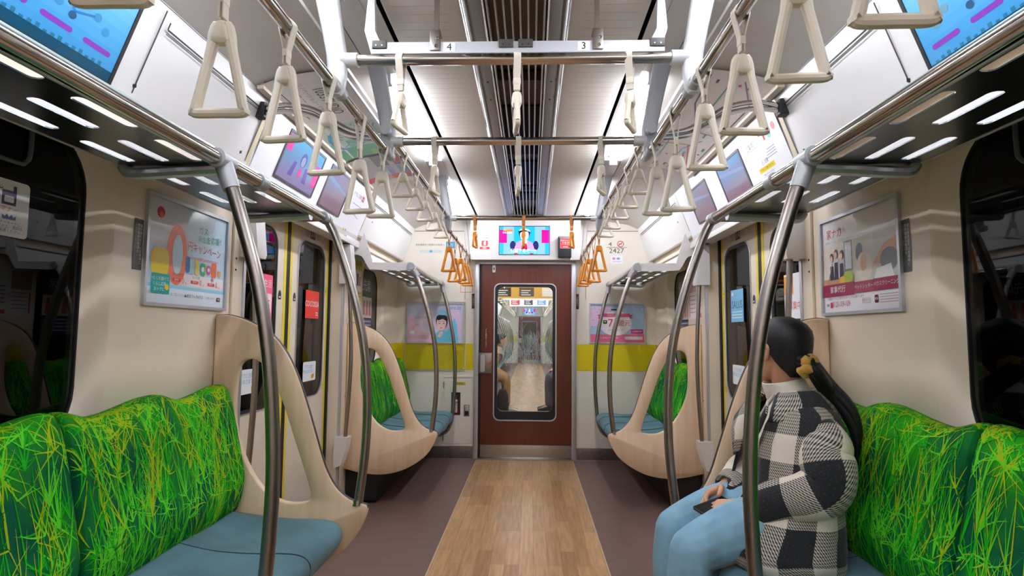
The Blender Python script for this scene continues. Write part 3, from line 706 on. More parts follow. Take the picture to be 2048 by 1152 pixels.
def cushion(A, s, y0, y1, end0, end1):
    q = MB(); N = 44; rings = []
    for i in range(N + 1):
        y = y0 + (y1 - y0) * i / N
        e0 = (y - y0); e1 = (y1 - y); e = min(e0, e1); rr = 0.10 if ((e0 < e1 and end0) or (e1 <= e0 and end1)) else 0.018
        g = 1 - sqrt(max(0.0, 1 - (1 - e / rr) ** 2)) if e < rr else 0.0
        ring = []
        for h, z in SEATP:
            hh = h + (rr * 0.95) * g * max(0.0, min(1.0, (0.95 - h) / 0.2))
            ph = ((y - 1.49) / 0.42) % 1.0; bowl = 0.5 - 0.5 * cos(2 * pi * (((y - 1.50) / 0.42) % 1.0))
            zz = z - (0.022 * bowl * max(0, 1 - abs(h - 0.98) / 0.2) if z > 0.44 else 0)
            zz -= (0.03 * g if z > 0.42 else -0.02 * g)
            ring.append((s * hh, y, zz))
        rings.append(ring)
    rings = [smooth_path(r + [r[0]], 3)[:-1] for r in rings]
    q.loft(rings, SEATBLUE, True, True)
    o = A.part(q, 'seat_cushion', sharp=60)
    st = MB()
    c = (y0 + y1) / 2
    st.tube(smooth_path([(s * h, c + d, z) for h, d, z in ((1.10, .02, .4995), (0.98, .0, .4855), (0.86, .0, .4785), (0.77, .004, .4785), (0.71, .010, .4745), (0.677, .014, .4615), (0.660, .016, .436), (0.663, .016, .405))], 4), 0.0024, STITCH, 6)
    if st.v: sub(o, A.root, st, 'seam')
def bench(s, secs, label, cat, blades, seed, group=None):
    y0 = secs[0][0]; y1 = secs[-1][1]
    t = thing('bench_seat', (s * 0.95, (y0 + y1) / 2, 0.34), label, cat, group); A = At(t)
    for i, (a, b) in enumerate(secs):
        backrest(A, s, a + 0.002, b - 0.002, seed + i, blades[i]); cushion(A, s, a + 0.003, b - 0.003, i == 0, i == len(secs) - 1)
    q = MB(); q.box(s * 0.74, s * 1.248, y0 + 0.03, y1 - 0.03, 0.325, 0.348, SEATSHELL, 0.006)
    for y in [y0 + 0.25 + 0.9 * k for k in range(int((y1 - y0) / 0.9))]: q.prism([(1.248, 0.10), (1.248, 0.33), (0.80, 0.33), (1.15, 0.14)], [], lambda a, b, d, s=s: (s * a, d, b), y - 0.02, y + 0.02, SEATSHELL)
    A.part(q, 'seat_frame')
    return t
near = [(-0.22, 0.64), (0.64, 1.50), (1.50, 2.345)]; far = [(4.135, 4.83), (4.83, 5.52)]
for s in (-1, 1):
    bench(s, near, 'long bench with bright green backrest and blue cushion, ' + ('empty, opposite the woman' if s < 0 else 'the one the woman sits on'), 'bench', (0, 300, 500), 10 + s)
    bench(s, far, 'short green and blue bench at the end wall, ' + SIDE[s], 'bench', (240, 240), 30 + s)

# ------------------------------------------------------------------ wooden partitions
PO = [(1.247, 1.265), (1.20, 1.268), (1.14, 1.255), (1.06, 1.22), (0.995, 1.175), (0.94, 1.105), (0.895, 1.015), (0.852, 0.90), (0.808, 0.765), (0.770, 0.655), (0.725, 0.578), (0.672, 0.533), (0.620, 0.516), (0.598, 0.508), (0.594, 0.49), (0.604, 0.455), (0.628, 0.405), (0.672, 0.345), (0.755, 0.283), (0.86, 0.235), (0.99, 0.212), (1.12, 0.222), (1.247, 0.25)]
PH = [(1.150, 0.99), (1.150, 0.86), (1.130, 0.755), (1.080, 0.645), (1.015, 0.562), (0.935, 0.517), (0.845, 0.517), (0.823, 0.545), (0.850, 0.635), (0.898, 0.767), (0.946, 0.90), (0.993, 0.995), (1.040, 1.066), (1.090, 1.088), (1.135, 1.065)]
def partition(s, y, label):
    t = thing('seat_partition', (s * 0.95, y, 0.21), label, 'partition', 'wooden partitions at the bench ends'); A = At(t)
    o = smooth2(PO, 4); h = smooth2(PH, 4, True)
    cx_ = sum(p[0] for p in h) / len(h); cz_ = sum(p[1] for p in h) / len(h)
    oi = [(a, b) for a, b in o]
    q = MB(); fm = lambda a, b, d: (s * a, d, b); bev = 0.005
    def inset(l, sg):
        n = len(l); out = []
        for i in range(n):
            a = Vector(l[i - 1]); b = Vector(l[(i + 1) % n]); d = (b - a); d = d.normalized() if d.length else Vector((1, 0)); out.append((l[i][0] - d.y * bev * sg, l[i][1] + d.x * bev * sg))
        return out
    area = sum(o[i][0] * o[(i + 1) % len(o)][1] - o[(i + 1) % len(o)][0] * o[i][1] for i in range(len(o)))
    ah = sum(h[i][0] * h[(i + 1) % len(h)][1] - h[(i + 1) % len(h)][0] * h[i][1] for i in range(len(h)))
    o2 = inset(o, 1 if area > 0 else -1); h2 = inset(h, -1 if ah > 0 else 1)
    T = 0.017
    for sg in (-1, 1):
        flat = o2 + h2; tr = tessellate_polygon([[Vector((a, b, 0)) for a, b in o2], [Vector((a, b, 0)) for a, b in h2]])
        q.add([fm(a, b, y + sg * T) for a, b in flat], [tuple(x) for x in tr], MAPLE)
    for l, l2 in ((o, o2), (h, h2)):
        q.loft([[fm(a, b, y - T) for a, b in l2], [fm(a, b, y - T + bev) for a, b in l], [fm(a, b, y + T - bev) for a, b in l], [fm(a, b, y + T) for a, b in l2]], MAPLE, True, False)
    A.part(q, 'panel', sharp=50)
    e = [p for p in o if p[1] > 0.495]
    q = MB(); q.tube([(s * a, y, b + 0.001) for a, b in e], 0.009, P('trim_dark_brown', (52, 42, 38), 0.5), 8, squash=(0.25, 1.0)); A.part(q, 'edge_trim')
    q = MB(); q.box(s * 1.20, s * 1.25, y + 0.018, y + 0.03, 0.26, 1.25, CREAM, 0.003); A.part(q, 'wall_mount')
for s in (-1, 1):
    partition(s, 2.375, 'pale wooden partition with oval opening, at the long bench ' + SIDE[s])
    partition(s, 4.11, 'pale wooden partition with oval opening, at the short bench ' + SIDE[s])

# ------------------------------------------------------------------ grab poles
def pole(s, y, pts, r, label, tjoint=True, group='curved grab poles rising from the bench fronts', foot=None):
    t = thing('grab_pole', (s * pts[-1][0], y, pts[-1][1]), label, 'pole', group); A = At(t)
    pa = smooth_path([(s * a, y, b) for a, b in pts], 8)
    q = MB(); q.tube(pa, r, BRUSH, 16); A.part(q, 'tube')
    q = MB()
    if tjoint:
        d = (pa[6] - pa[0]).normalized(); q.tube([pa[0] + d * 0.0, pa[0] + d * 0.085], [r * 1.35, r * 1.22], CASTGREY, 16); q.tube([(s * 0.8, y - 0.035, 1.672), (s * 0.8, y + 0.035, 1.672)], 0.027, CASTGREY, 16)
    else:
        q.tube([(s * 0.8, y - 0.02, 1.672), (s * 0.8, y + 0.012, 1.672)], 0.025, CASTGREY, 16)
    A.part(q, 'rail_joint')
    if foot:
        q = MB(); f = pa[-1]; q.tube([f + Vector((0, 0, 0.012)), f + Vector((0, 0, -0.008))], [r * 1.05, r * 1.3], BRUSH, 14); A.part(q, 'foot_socket')
P1 = [(0.80, 1.672), (0.788, 1.64), (0.753, 1.55), (0.690, 1.345), (0.652, 1.155), (0.632, 0.975), (0.624, 0.81), (0.628, 0.66), (0.636, 0.52), (0.638, 0.42), (0.648, 0.345), (0.68, 0.302), (0.76, 0.292)]
P2 = [(0.80, 1.672), (0.790, 1.655), (0.752, 1.575), (0.685, 1.378), (0.632, 1.165), (0.610, 0.955), (0.611, 0.735), (0.632, 0.535), (0.637, 0.516)]
PB = [(0.80, 1.672), (0.79, 1.62), (0.735, 1.414), (0.675, 1.09), (0.662, 0.766), (0.68, 0.45), (0.70, 0.34), (0.75, 0.265), (0.86, 0.235), (1.1, 0.235)]
for s in (-1, 1):
    pole(s, 1.55, P1, 0.0185, 'tall curved steel pole in front of the long bench ' + SIDE[s])
    pole(s, 2.375, P2, 0.0180, 'curved steel pole standing on the partition of the long bench ' + SIDE[s], False, foot=True)
    pole(s, 4.11, P2, 0.0165, 'curved steel pole standing on the partition of the short bench ' + SIDE[s], True, foot=True)
    pole(s, 5.535, PB, 0.0165, 'curved steel pole bending under the short bench ' + SIDE[s], True)
    # upright poles beside the doorway
    for y, nm in ((2.56, 'between the long bench and the door'), (3.93, 'between the door and the short bench')):
        t = thing('door_pole', (s * 1.19, y, 0.48), 'upright steel handrail ' + nm + ', ' + SIDE[s], 'pole', 'upright handrails beside the doors'); A = At(t)
        q = MB(); q.tube(smooth_path([(s * 1.19, y, 0.45), (s * 1.165, y, 1.0), (s * 1.19, y, 1.545)], 8), 0.013, BRUSH, 12); A.part(q, 'tube')
        q = MB(); q.prism([(1.248, 0.30), (1.248, 0.50), (1.16, 0.50), (1.165, 0.44), (1.20, 0.32)], [], lambda a, b, d, s=s: (s * a, d, b), y - 0.05, y + 0.05, WHITE); A.part(q, 'lower_socket')
        q = MB(); q.prism([(1.248, 1.53), (1.16, 1.53), (1.155, 1.55), (1.18, 1.80), (1.248, 1.80)], [], lambda a, b, d, s=s: (s * a, d, b), y - 0.045, y + 0.045, WHITE); A.part(q, 'upper_socket')

# ------------------------------------------------------------------ luggage racks
def rack(s, y0, y1, label, slot0, period, slen, nslot, arms, collars, endplate=False, rail_split=()):
    t = thing('luggage_rack', (s * 1.0, (y0 + y1) / 2, 1.66), label, 'luggage rack'); A = At(t)
    xa, za, xb, zb = 0.815, 1.662, 1.088, 1.660
    pt = lambda a, y, up=0.0: (s * (xa + (xb - xa) * a), y, za + (zb - za) * a + up)
    q = MB(); rows = [(0.0, 0.14), (0.14, 0.44), (0.44, 0.74), (0.74, 1.0)]
    ys = [y0] + [slot0 + period * i for i in range(nslot + 1)] + [y1]
    holes = []
    for i in range(nslot):
        for c in (0.115, 0.445, 0.79):
            a0 = slot0 + period * i; w = 0.030 / (xb - xa); holes.append([(c - w / 2, a0 + .013), (c - w * .42, a0 + .005), (c - w * .2, a0), (c + w * .2, a0), (c + w * .42, a0 + .005), (c + w / 2, a0 + .013), (c + w / 2, a0 + slen - .013), (c + w * .42, a0 + slen - .005), (c + w * .2, a0 + slen), (c - w * .2, a0 + slen), (c - w * .42, a0 + slen - .005), (c - w / 2, a0 + slen - .013)])
    fm = lambda a, b, d: pt(a, b, d)
    q.prism([(0, y0), (1, y0), (1, y1), (0, y1)], holes, fm, -0.0015, 0.0015, TRAY)
    tr = A.part(q, 'tray', flat=True)
    q = MB(); bk = [(1.086, 1.660), (1.104, 1.664), (1.120, 1.680), (1.155, 1.745), (1.190, 1.800), (1.232, 1.806)]
    q.loft([[(s * a, y, b) for a, b in bk] + [(s * a, y, b - .003) for a, b in bk[::-1]] for y in (y0, y1)], WHITE); A.part(q, 'tray_back')
    q = MB(); q.box(s * 0.812, s * 0.822, y0, y1, 1.655, 1.706, LIP, 0.003); A.part(q, 'front_lip')
    q = MB(); cuts = [y0] + list(rail_split) + [y1]
    for a, b in zip(cuts, cuts[1:]): q.tube([(s * 0.80, a, 1.672), (s * 0.80, b, 1.672)], 0.019, STEEL, 18)
    A.part(q, 'front_rail')
    for y in collars:
        q = MB(); q.tube([(s * 0.80, y - 0.022, 1.672), (s * 0.80, y + 0.022, 1.672)], 0.0235, CASTGREY, 18); A.part(q, 'rail_collar')
    for y in arms:
        q = MB(); q.tube(smooth_path([(s * 0.80, y, 1.650), (s * 0.90, y, 1.646), (s * 1.00, y, 1.640), (s * 1.05, y, 1.638), (s * 1.072, y, 1.642), (s * 1.085, y, 1.660)], 5), 0.021, ALU, 10, squash=(0.8, 1.0)); A.part(q, 'support_arm')
    q = MB(); q.box(s * 1.222, s * 1.25, y0, y1, 1.792, 1.822, WHITE, 0.004); A.part(q, 'wall_rail')
    if endplate:
        q = MB(); pl = [(0.79, 1.645), (1.06, 1.645), (1.10, 1.655), (1.13, 1.70), (1.155, 1.80), (1.172, 1.905), (1.20, 1.905), (1.222, 1.80), (1.225, 1.70), (1.19, 1.70), (1.165, 1.83), (1.15, 1.72), (1.12, 1.70), (0.82, 1.692), (0.79, 1.69)]
        pl = [(0.79, 1.645), (1.07, 1.648), (1.10, 1.655), (1.125, 1.69), (1.16, 1.745), (1.235, 1.765), (1.236, 1.80), (1.19, 1.815), (1.15, 1.90), (1.138, 1.90), (1.080, 1.712), (1.065, 1.70), (0.82, 1.698), (0.79, 1.69)]
        q.prism(smooth2(pl, 3, True), [], lambda a, b, d: (s * a, d, b), y0 - 0.012, y0, WHITE); A.part(q, 'end_plate')
    return t
for s in (-1, 1):
    rack(s, -1.5, 2.37, 'steel luggage rack with slotted tray above the long bench ' + SIDE[s], -1.465, 0.255, 0.175, 14, (0.6, 1.56, 2.2), (1.78, 2.345), rail_split=(1.51, 1.60))
    rack(s, 4.10, 5.60, 'short slotted luggage rack with white end plate ' + SIDE[s], 4.15, 0.255, 0.175, 5, (5.3,), (), True)

# ------------------------------------------------------------------ overhead rails, cross bars, brackets
for s in (-1, 1):
    X = s * 0.54
    t = thing('overhead_rail', (X, 1.7, 1.95), 'long chrome overhead rail with straps, running towards the end wall ' + SIDE[s], 'rail'); A = At(t)
    R_ = 0.0165
    q = MB(); q.tube([(X, YB + 0.05, 1.943), (X, 2.31, 1.943)], R_, STEEL, 18); A.part(q, 'rail')
    q = MB(); q.tube([(X, 2.36, 2.026), (X, 4.04, 2.026)], R_, STEEL, 18); A.part(q, 'rail')
    q = MB(); q.tube([(X, 4.09, 1.937), (X, YE - 0.01, 1.937)], R_ * 0.95, STEEL, 18); A.part(q, 'rail')
    for y, ztop, zlow, m in ((0.1, 2.33, 1.92, CASTING), (1.70, 2.33, 1.92, CASTING), (2.335, 2.335, 1.925, CASTGREY), (4.065, 2.335, 1.92, CASTGREY)):
        q = MB(); secs = []
        for zz, xx, w, d in ((ztop, 0.60, 0.075, 0.05), (2.22, 0.575, 0.068, 0.045), (2.12, 0.555, 0.062, 0.042), (2.04, 0.540, 0.060, 0.040), (1.98, 0.537, 0.056, 0.038), (zlow + 0.02, 0.539, 0.050, 0.036), (zlow, 0.54, 0.03, 0.026)):
            secs.append([(s * (xx + a), y + b, zz) for a, b in rr2(-w / 2, -d / 2, w / 2, d / 2, 0.012, 3)])
        q.loft(secs, m); 
        for zz in ((1.943, 2.026, 1.937) if y > 2 else (1.943,)):
            if (y < 2.4 and zz in (1.943,)) or (y > 2 and zz == 2.026) or (y > 4 and zz == 1.937): q.tube([(X, y - 0.05, zz), (X, y + 0.05, zz)], R_ * 1.3, CASTGREY, 16)
        A.part(q, 'hanger_bracket', sharp=40)
for k, (y, z, nm) in enumerate(((1.70, 2.03, 'below the numbered ceiling beam'), (2.335, 1.99, 'between the numbered beam and the orange straps'), (4.065, 2.016, 'carrying the orange straps before the screen'))):
    t = thing('cross_bar', (0, y, z), 'chrome bar across the aisle ' + nm, 'rail'); A = At(t)
    q = MB(); q.tube([(-0.51, y, z), (0.51, y, z)], 0.0165, STEEL, 18); A.part(q, 'rail')
    for s in (-1, 1):
        q = MB(); q.tube([(s * 0.525, y, z), (s * 0.475, y, z)], 0.0225, CASTING, 18)
        for dy in (-.02, .02): q.ball((s * 0.49, y + dy, z + .008), 0.004, CASTGREY, 6)
        A.part(q, 'end_collar')
for s in (-1, 1):     # paired arched tubes that brace the rail against the sloping panel
    t = thing('arched_brace', (s * 1.1, 2.42, 2.14), 'pair of arched chrome tubes reaching the overhead rail ' + SIDE[s], 'rail'); A = At(t)
    for o in (0.0, 0.028):
        q = MB(); q.tube(smooth_path([(s * 1.115, 2.40, 2.135 + o * 0.6), (s * 1.0, 2.39, 2.143 + o), (s * 0.875, 2.37, 2.116 + o), (s * 0.785, 2.36, 2.062 + o), (s * 0.697, 2.345, 2.017 + o * .8), (s * 0.60, 2.335, 2.002 + o * .5), (s * 0.55, 2.335, 2.000 + o * .3)], 6), 0.0115, STEEL, 12); A.part(q, 'tube')
    q = MB(); q.box(s * 1.085, s * 1.135, 2.375, 2.425, 2.115, 2.185, BLACK, 0.010); A.part(q, 'end_cap')

# the numbered beam under the ceiling
t = thing('numbered_beam', (0, 1.86, 2.14), 'grey ceiling beam with clips, marked with the numbers 4 and 3', 'beam'); A = At(t)
q = MB(); q.box(-0.475, 0.49, 1.835, 1.865, 2.118, 2.158, P('beam_grey', (198, 198, 204), 0.4, 0.2), 0.003); bm_ = A.part(q, 'bar')
q = MB()
for x in (-0.262, 0.272):
    q.box(x - 0.017, x + 0.017, 1.828, 1.834, 2.126, 2.195, BRUSH, 0.002); q.box(x - 0.017, x + 0.017, 1.828, 1.88, 2.19, 2.196, BRUSH, 0.002); q.box(x - 0.008, x + 0.008, 1.85, 1.862, 2.158, 2.33, BRUSH)
    q.ball((x + .004, 1.828, 2.14), 0.006, STEEL, 8); q.ball((x + .008, 1.828, 2.165), 0.006, STEEL, 8)
A.part(q, 'hanger')
q = MB()
for x in (-0.447, 0.465, -0.028, 0.036): 
    q.box(x - 0.024, x + 0.024, 1.829, 1.837, 2.135, 2.162, P('dark_clip', (70, 66, 62), 0.5), 0.002)
    q.ball((x - .01, 1.829, 2.143), 0.004, STEEL, 6); q.ball((x + .01, 1.829, 2.143), 0.004, STEEL, 6)
A.part(q, 'clip')
q = MB(); F = Face(q, (0, 1.835, 2.138), (1, 0, 0), (0, 0, 1), 0.0006)
for x, c in ((-0.215, '4'), (0.226, '3')): F.rect(x - .02, -.016, x + .02, .016, ink(236, 236, 238), 1); F.txt(c, x, 0, .034, ink(30, 30, 30), 2)
A.part(q, 'number_plate')
for s in (-1, 1):
    q = MB(); q.prism([(0.425, 2.118), (0.475, 2.118), (0.50, 2.20), (0.49, 2.33), (0.47, 2.33), (0.465, 2.2)], [], lambda a, b, d, s=s: (s * a, d, b), 1.84, 1.86, CASTGREY); A.part(q, 'end_arm')

# ------------------------------------------------------------------ hand straps
def make_strap(small, plastic, belt, drop):
    """Origin on the rail's axis; the handle hangs in the plane across the rail (turned for a bar across the aisle)."""
    t = thing('hand_strap', (0, 0, 0), '-', 'strap')
    hh, hw, r = (0.115, 0.106, 0.0085) if small else (0.186, 0.118, 0.0098)
    R0 = 0.0185
    q = MB(); loop_ = []
    for i in range(11): a = -0.35 + (pi + 0.7) * i / 10; loop_.append((R0 * cos(a), R0 * sin(a)))
    path = [(0.004, -drop + 0.01), (0.0035, -drop * 0.62), (0.008, -drop * 0.42)] + [(x, z) for x, z in loop_] + [(-0.008, -drop * 0.42), (-0.0035, -drop * 0.62), (-0.004, -drop + 0.01)]
    rings = []
    for i, (x, z) in enumerate(path):
        a = path[max(i - 1, 0)]; b = path[min(i + 1, len(path) - 1)]; d = Vector((b[0] - a[0], b[1] - a[1])).normalized(); n = Vector((-d.y, d.x)) * 0.0014
        w = 0.011 if z > -drop * 0.5 else 0.010
        rings.append([(x - n.x, -w, z - n.y), (x + n.x, -w, z + n.y), (x + n.x, w, z + n.y), (x - n.x, w, z - n.y)])
    q.loft(rings, belt); q.build('belt', t)
    q = MB(); q.box(-0.0065, 0.0065, -0.0115, 0.0115, -drop * 0.74, -drop * 0.56, plastic, 0.002); q.build('buckle', t)
    # the handle: a triangle with rounded corners and a thick head pierced by a short tunnel
    q = MB(); top = -drop; bot = top - hh; wd = hw / 2 - r
    ax = 0.0135 if not small else 0.012
    p = [(ax, top - 0.022), (wd - 0.004, bot + 0.022), (wd, bot + r + 0.005), (wd - 0.007, bot + r), (0, bot + r), (-wd + 0.007, bot + r), (-wd, bot + r + 0.005), (-wd + 0.004, bot + 0.022), (-ax, top - 0.022), (-0.006, top - 0.008), (0.006, top - 0.008)]
    p = smooth2(p, 4, True)
    rad = [r * (1.35 if z > top - 0.03 else 1.0) for x, z in p]
    q.tube([(x, 0, z) for x, z in p], rad, plastic, 10, loop=True, squash=(1.0, 1.0))
    secs = []
    for z, w, d in ((top + .004, 0.007, 0.008), (top, 0.0125, 0.0125), (top - 0.010, 0.0175, 0.0145), (top - 0.030, 0.0215, 0.0145), (top - 0.037, 0.0215, 0.012), (top - 0.040, 0.015, 0.009)):
        secs.append([(a, b, z) for a, b in rr2(-w, -d, w, d, min(w, d) * 0.7, 3)])
    q.loft(secs, plastic); q.build('handle', t)
    return t
_protos = {}
def strap(kind, x, y, z, label, group, rz=0.0, swing=0.0):
    small, plastic, belt, drop = {'long': (False, IVORY, BELT, .104), 'longer': (False, IVORY, BELT, .152), 'small': (True, IVORY, BELT, .088), 'bar': (True, IVORY, BELT, .108),
        'orange': (False, ORANGE, ORBELT, .112), 'orange_longer': (False, ORANGE, ORBELT, .158), 'orange_bar': (True, ORANGE, ORBELT, .10)}[kind]
    if kind not in _protos: t = _protos[kind] = make_strap(small, plastic, belt, drop)
    else: t = copy_tree(_protos[kind])
    t.location = (x, y, z); t.rotation_euler = (0, swing, rz); tag(t, label, 'strap', group)
    return t
for s in (-1, 1):
    ys = ([0.46, 0.765, 1.058, 1.347, 1.638, 1.95, 2.267] if s < 0 else [0.46, 0.752, 1.031, 1.308, 1.597, 1.915, 2.218])
    g = 'cream straps on the overhead rail ' + SIDE[s]
    for i, y in enumerate(ys):
        strap('longer' if y in (1.058, 1.95, 0.752, 1.915) else 'long', s * 0.54, y, 1.943, '%s large cream strap from the rail\'s near end, %s' % (ORD[i], SIDE[s]), g, rz=random.uniform(-.12, .12), swing=random.uniform(-.02, .02))
    for i in range(5):
        y = 2.63 + 0.29 * i - (0.05 if s > 0 else 0)
        strap('small', s * 0.54, y, 2.026, '%s small cream strap beyond the arched tubes, %s' % (ORD[i], SIDE[s]), g, rz=random.uniform(-.1, .1))
    oy = [4.145, 4.471, 4.85, 5.15, 5.41] if s < 0 else [4.1, 4.46, 4.85, 5.15, 5.41]
    for i, y in enumerate(oy):
        strap('orange_longer' if i == 1 else 'orange', s * 0.54, y + .02, 1.937, '%s orange strap on the low rail, %s' % (ORD[i], SIDE[s]), 'orange straps on the low rail ' + SIDE[s], rz=random.uniform(-.1, .1))
for y, z, kind, nm in ((1.70, 2.03, 'bar', 'on the bar below the numbered beam'), (2.335, 1.99, 'bar', 'on the middle cross bar'), (4.065, 2.016, 'orange_bar', 'on the cross bar before the screen')):
    for i, x in enumerate((-0.342, 0.012 if y < 2 else 0.002, 0.352 if y < 2 else 0.342)):
        strap(kind, x, y, z, '%s edge-on strap %s, %s' % ('orange' if 'orange' in kind else 'cream', nm, ('farthest across from the woman' if i == 0 else 'middle one' if i == 1 else "on the woman's side")), 'edge-on straps hanging from the cross bars', rz=pi / 2 + (-0.22, 0.10, -0.42)[i], swing=0.0)
# ------------------------------------------------------------------ posters, screens, signs
INK = ink(40, 44, 60); WHT = ink(238, 238, 242); GREYT = ink(140, 142, 152)
def framed(name, o, r, u, w, h, label, cat, frame_mat=ALU, fw=0.012, depth=0.012, group=None):
    """A sheet in a shallow metal frame; returns the thing, its builder and the sheet's drawing face (origin in the middle)."""
    o = Vector(o); t = thing(name, o, label, cat, group); A = At(t); r = Vector(r); u = Vector(u); n = r.cross(u)
    q = MB(); P_ = lambda a, b, d: o + r * a + u * b + n * d
    W2, H2 = w / 2 + fw, h / 2 + fw
    O = [(-W2, -H2), (W2, -H2), (W2, H2), (-W2, H2)]; I = [(-w / 2, -h / 2), (w / 2, -h / 2), (w / 2, h / 2), (-w / 2, h / 2)]
    q.loft([[P_(a, b, 0) for a, b in O], [P_(a, b, depth) for a, b in O], [P_(a, b, depth) for a, b in I], [P_(a, b, 0.002) for a, b in I]], frame_mat, True, False, loop=True)
    A.part(q, 'frame', sharp=20)
    q = MB(); F = Face(q, o, r, u, 0.003)
    return t, A, q, F
# the campaign poster opposite the woman
t, A, q, F = framed('framed_poster', (-W, 2.162, 1.482), (0, 1, 0), (0, 0, 1), 0.505, 0.368, 'framed pale blue zero yen campaign poster with a big coral 0', 'poster')
w, h = .2525, .184
F.rect(-w, -h, w, h, ink(196, 222, 242, .16), 0); F.rect(-w, .02, -.02, h, ink(214, 216, 232, .16), 1); F.rect(-w, -h, w, -.128, ink(228, 236, 246, .16), 1); F.rect(-w, -.128, w, -.116, ink(150, 206, 236, .16), 1)
F.rect(-.105, -.112, w - .006, -.066, ink(246, 236, 240, .16), 1)
F.ell(-.186, .136, .022, .020, ink(200, 44, 76, .16), 1); F.ell(-.182, .128, .012, .010, ink(222, 128, 60, .16), 2)
co = ink(238, 128, 98, .16)
ring = [(.052 * cos(2 * pi * i / 40) * 1.2 - .083, .112 * sin(2 * pi * i / 40) - .002) for i in range(40)]; inn = [(.026 * cos(2 * pi * i / 40) * 1.2 - .08, .074 * sin(2 * pi * i / 40) + .0) for i in range(40)]
F.poly(ring, co, 2); F.poly(inn, ink(196, 222, 242, .16), 3)
F.rrect(-.228, -.088, -.128, .012, .03, ink(240, 210, 30, .16), 2)
F.rrect(-.222, -.152, -.118, -.080, .008, ink(20, 170, 166, .16), 2)
for i in range(3): F.txt(['ひとくち調べて', 'くらし応援', 'おトクに'][i], -.176, -.098 - .019 * i, .015, WHT, 3)
F.ell(-.134, -.126, .011, .011, ink(240, 210, 30, .16), 3)
F.txt('円キャンペーン', .098, .036, .041, ink(232, 82, 66, .16), 3, sx=.82, rot=-.03)
F.txt('ガス', .082, .112, .034, ink(40, 150, 130, .16), 3); F.txt('と', .118, .112, .018, ink(40, 150, 130, .16), 3)
F.txt('新生活', .088, .078, .026, ink(60, 160, 140, .16), 3); F.txt('を応援！', .170, .084, .032, ink(30, 140, 110, .16), 3, rot=.05)
F.txt('キャンペーン期間 2020年4月30日まで', .09, -.002, .0135, ink(232, 82, 66, .16), 3)
for i, (x, z, a, b, c) in enumerate(((-.015, -.03, .013, .03, (40, 120, 190)), (.012, -.036, .012, .026, (180, 220, 226)), (.046, -.034, .010, .030, (240, 214, 70)), (.088, -.038, .018, .024, (50, 170, 90)), (.128, -.036, .015, .018, (226, 70, 130)), (.168, -.034, .018, .030, (238, 110, 74)), (.208, -.044, .012, .012, (244, 170, 90)))):
    F.rrect(x - a, z - b, x + a, z + b, min(a, b) * .6, ink(*c, .16), 2); F.line([(x - a * .4, z - b - .006), (x - a * .4, z - b)], .002, INK, 2); F.line([(x + a * .4, z - b - .006), (x + a * .4, z - b)], .002, INK, 2)
    if i in (3, 4): F.rrect(x - a * .55, z - b * .4, x + a * .55, z + b * .4, min(a, b) * .3, ink(232, 244, 236, .16), 3)
for x, s_ in ((-.06, 'ライフプラン'), (.055, 'セット割'), (.17, '電気')):
    F.txt(s_, x - .012, -.076, .0125, INK, 3); F.rrect(x - .045, -.1, x + .005, -.088, .003, ink(226, 74, 74, .16), 2); F.txt('基本料', x - .02, -.094, .009, WHT, 3); F.txt('0', x + .02, -.095, .034, ink(232, 90, 80, .16), 3, sx=.7); F.txt('円', x + .038, -.104, .011, ink(232, 90, 80, .16), 3)
F.txt('詳しくはホームページをご覧ください', -.13, -.15, .0125, GREYT, 3); F.txt('▲東急でんき&ガス', .035, -.15, .0145, INK, 3); F.txt('お問い合わせ', .15, -.15, .010, GREYT, 3); F.rrect(.196, -.160, .222, -.144, .002, INK, 3); F.txt('検索', .209, -.152, .009, WHT, 4)
A.part(q, 'printed_sheet', recalc=False)
# the housekeeping poster above the woman
t, A, q, F = framed('framed_poster', (W, 2.143, 1.472), (0, -1, 0), (0, 0, 1), 0.49, 0.362, 'framed housekeeping service poster with three photographs and wine red captions', 'poster')
w, h = .245, .181
F.rect(-w, -h, w, h, ink(238, 236, 240, .14), 0); wine = ink(150, 30, 78, .14)
F.txt('家ナカ', -.155, .125, .042, ink(196, 56, 76, .16), 2, sx=.9); F.txt('をも', -.093, .130, .024, ink(196, 56, 76, .16), 2); F.txt('家事のことなら、おまかせください。', -.12, .094, .012, GREYT, 2)
F.rect(-w + .006, -.080, -.022, .085, ink(226, 216, 206, .14), 1); F.rect(-.020, -.085, .098, .085, ink(216, 212, 204, .14), 1); F.rect(.1, -.085, w, .085, ink(206, 206, 204, .14), 1)
F.rect(-.085, -.03, -.03, .085, ink(150, 140, 136, .14), 2); F.rect(-.078, -.022, -.036, .078, ink(226, 232, 240, .14), 3)
for x, hc in ((-.175, 0), (-.143, .012), (-.103, .004)):
    F.poly([(x - .02, -.055), (x + .02, -.055), (x + .017, .015 + hc), (x - .017, .015 + hc)], ink(222, 224, 232, .14), 4); F.poly([(x - .016, -.055), (x + .016, -.055), (x + .012, .0 + hc), (x - .012, .0 + hc)], ink(52, 44, 76, .14), 5); F.ell(x, .033 + hc, .014, .018, ink(58, 40, 36, .14), 5); F.ell(x - .002, .028 + hc, .010, .013, ink(232, 190, 166, .14), 6)
F.rect(-w + .006, -.085, -.022, -.05, ink(196, 150, 110, .14), 4); F.ell(-.06, -.052, .035, .022, ink(170, 196, 60, .14), 6); F.ell(-.10, -.06, .02, .014, ink(232, 180, 70, .14), 6); F.line([(-.21, -.08), (-.17, .01)], .006, ink(170, 130, 96, .14), 6)
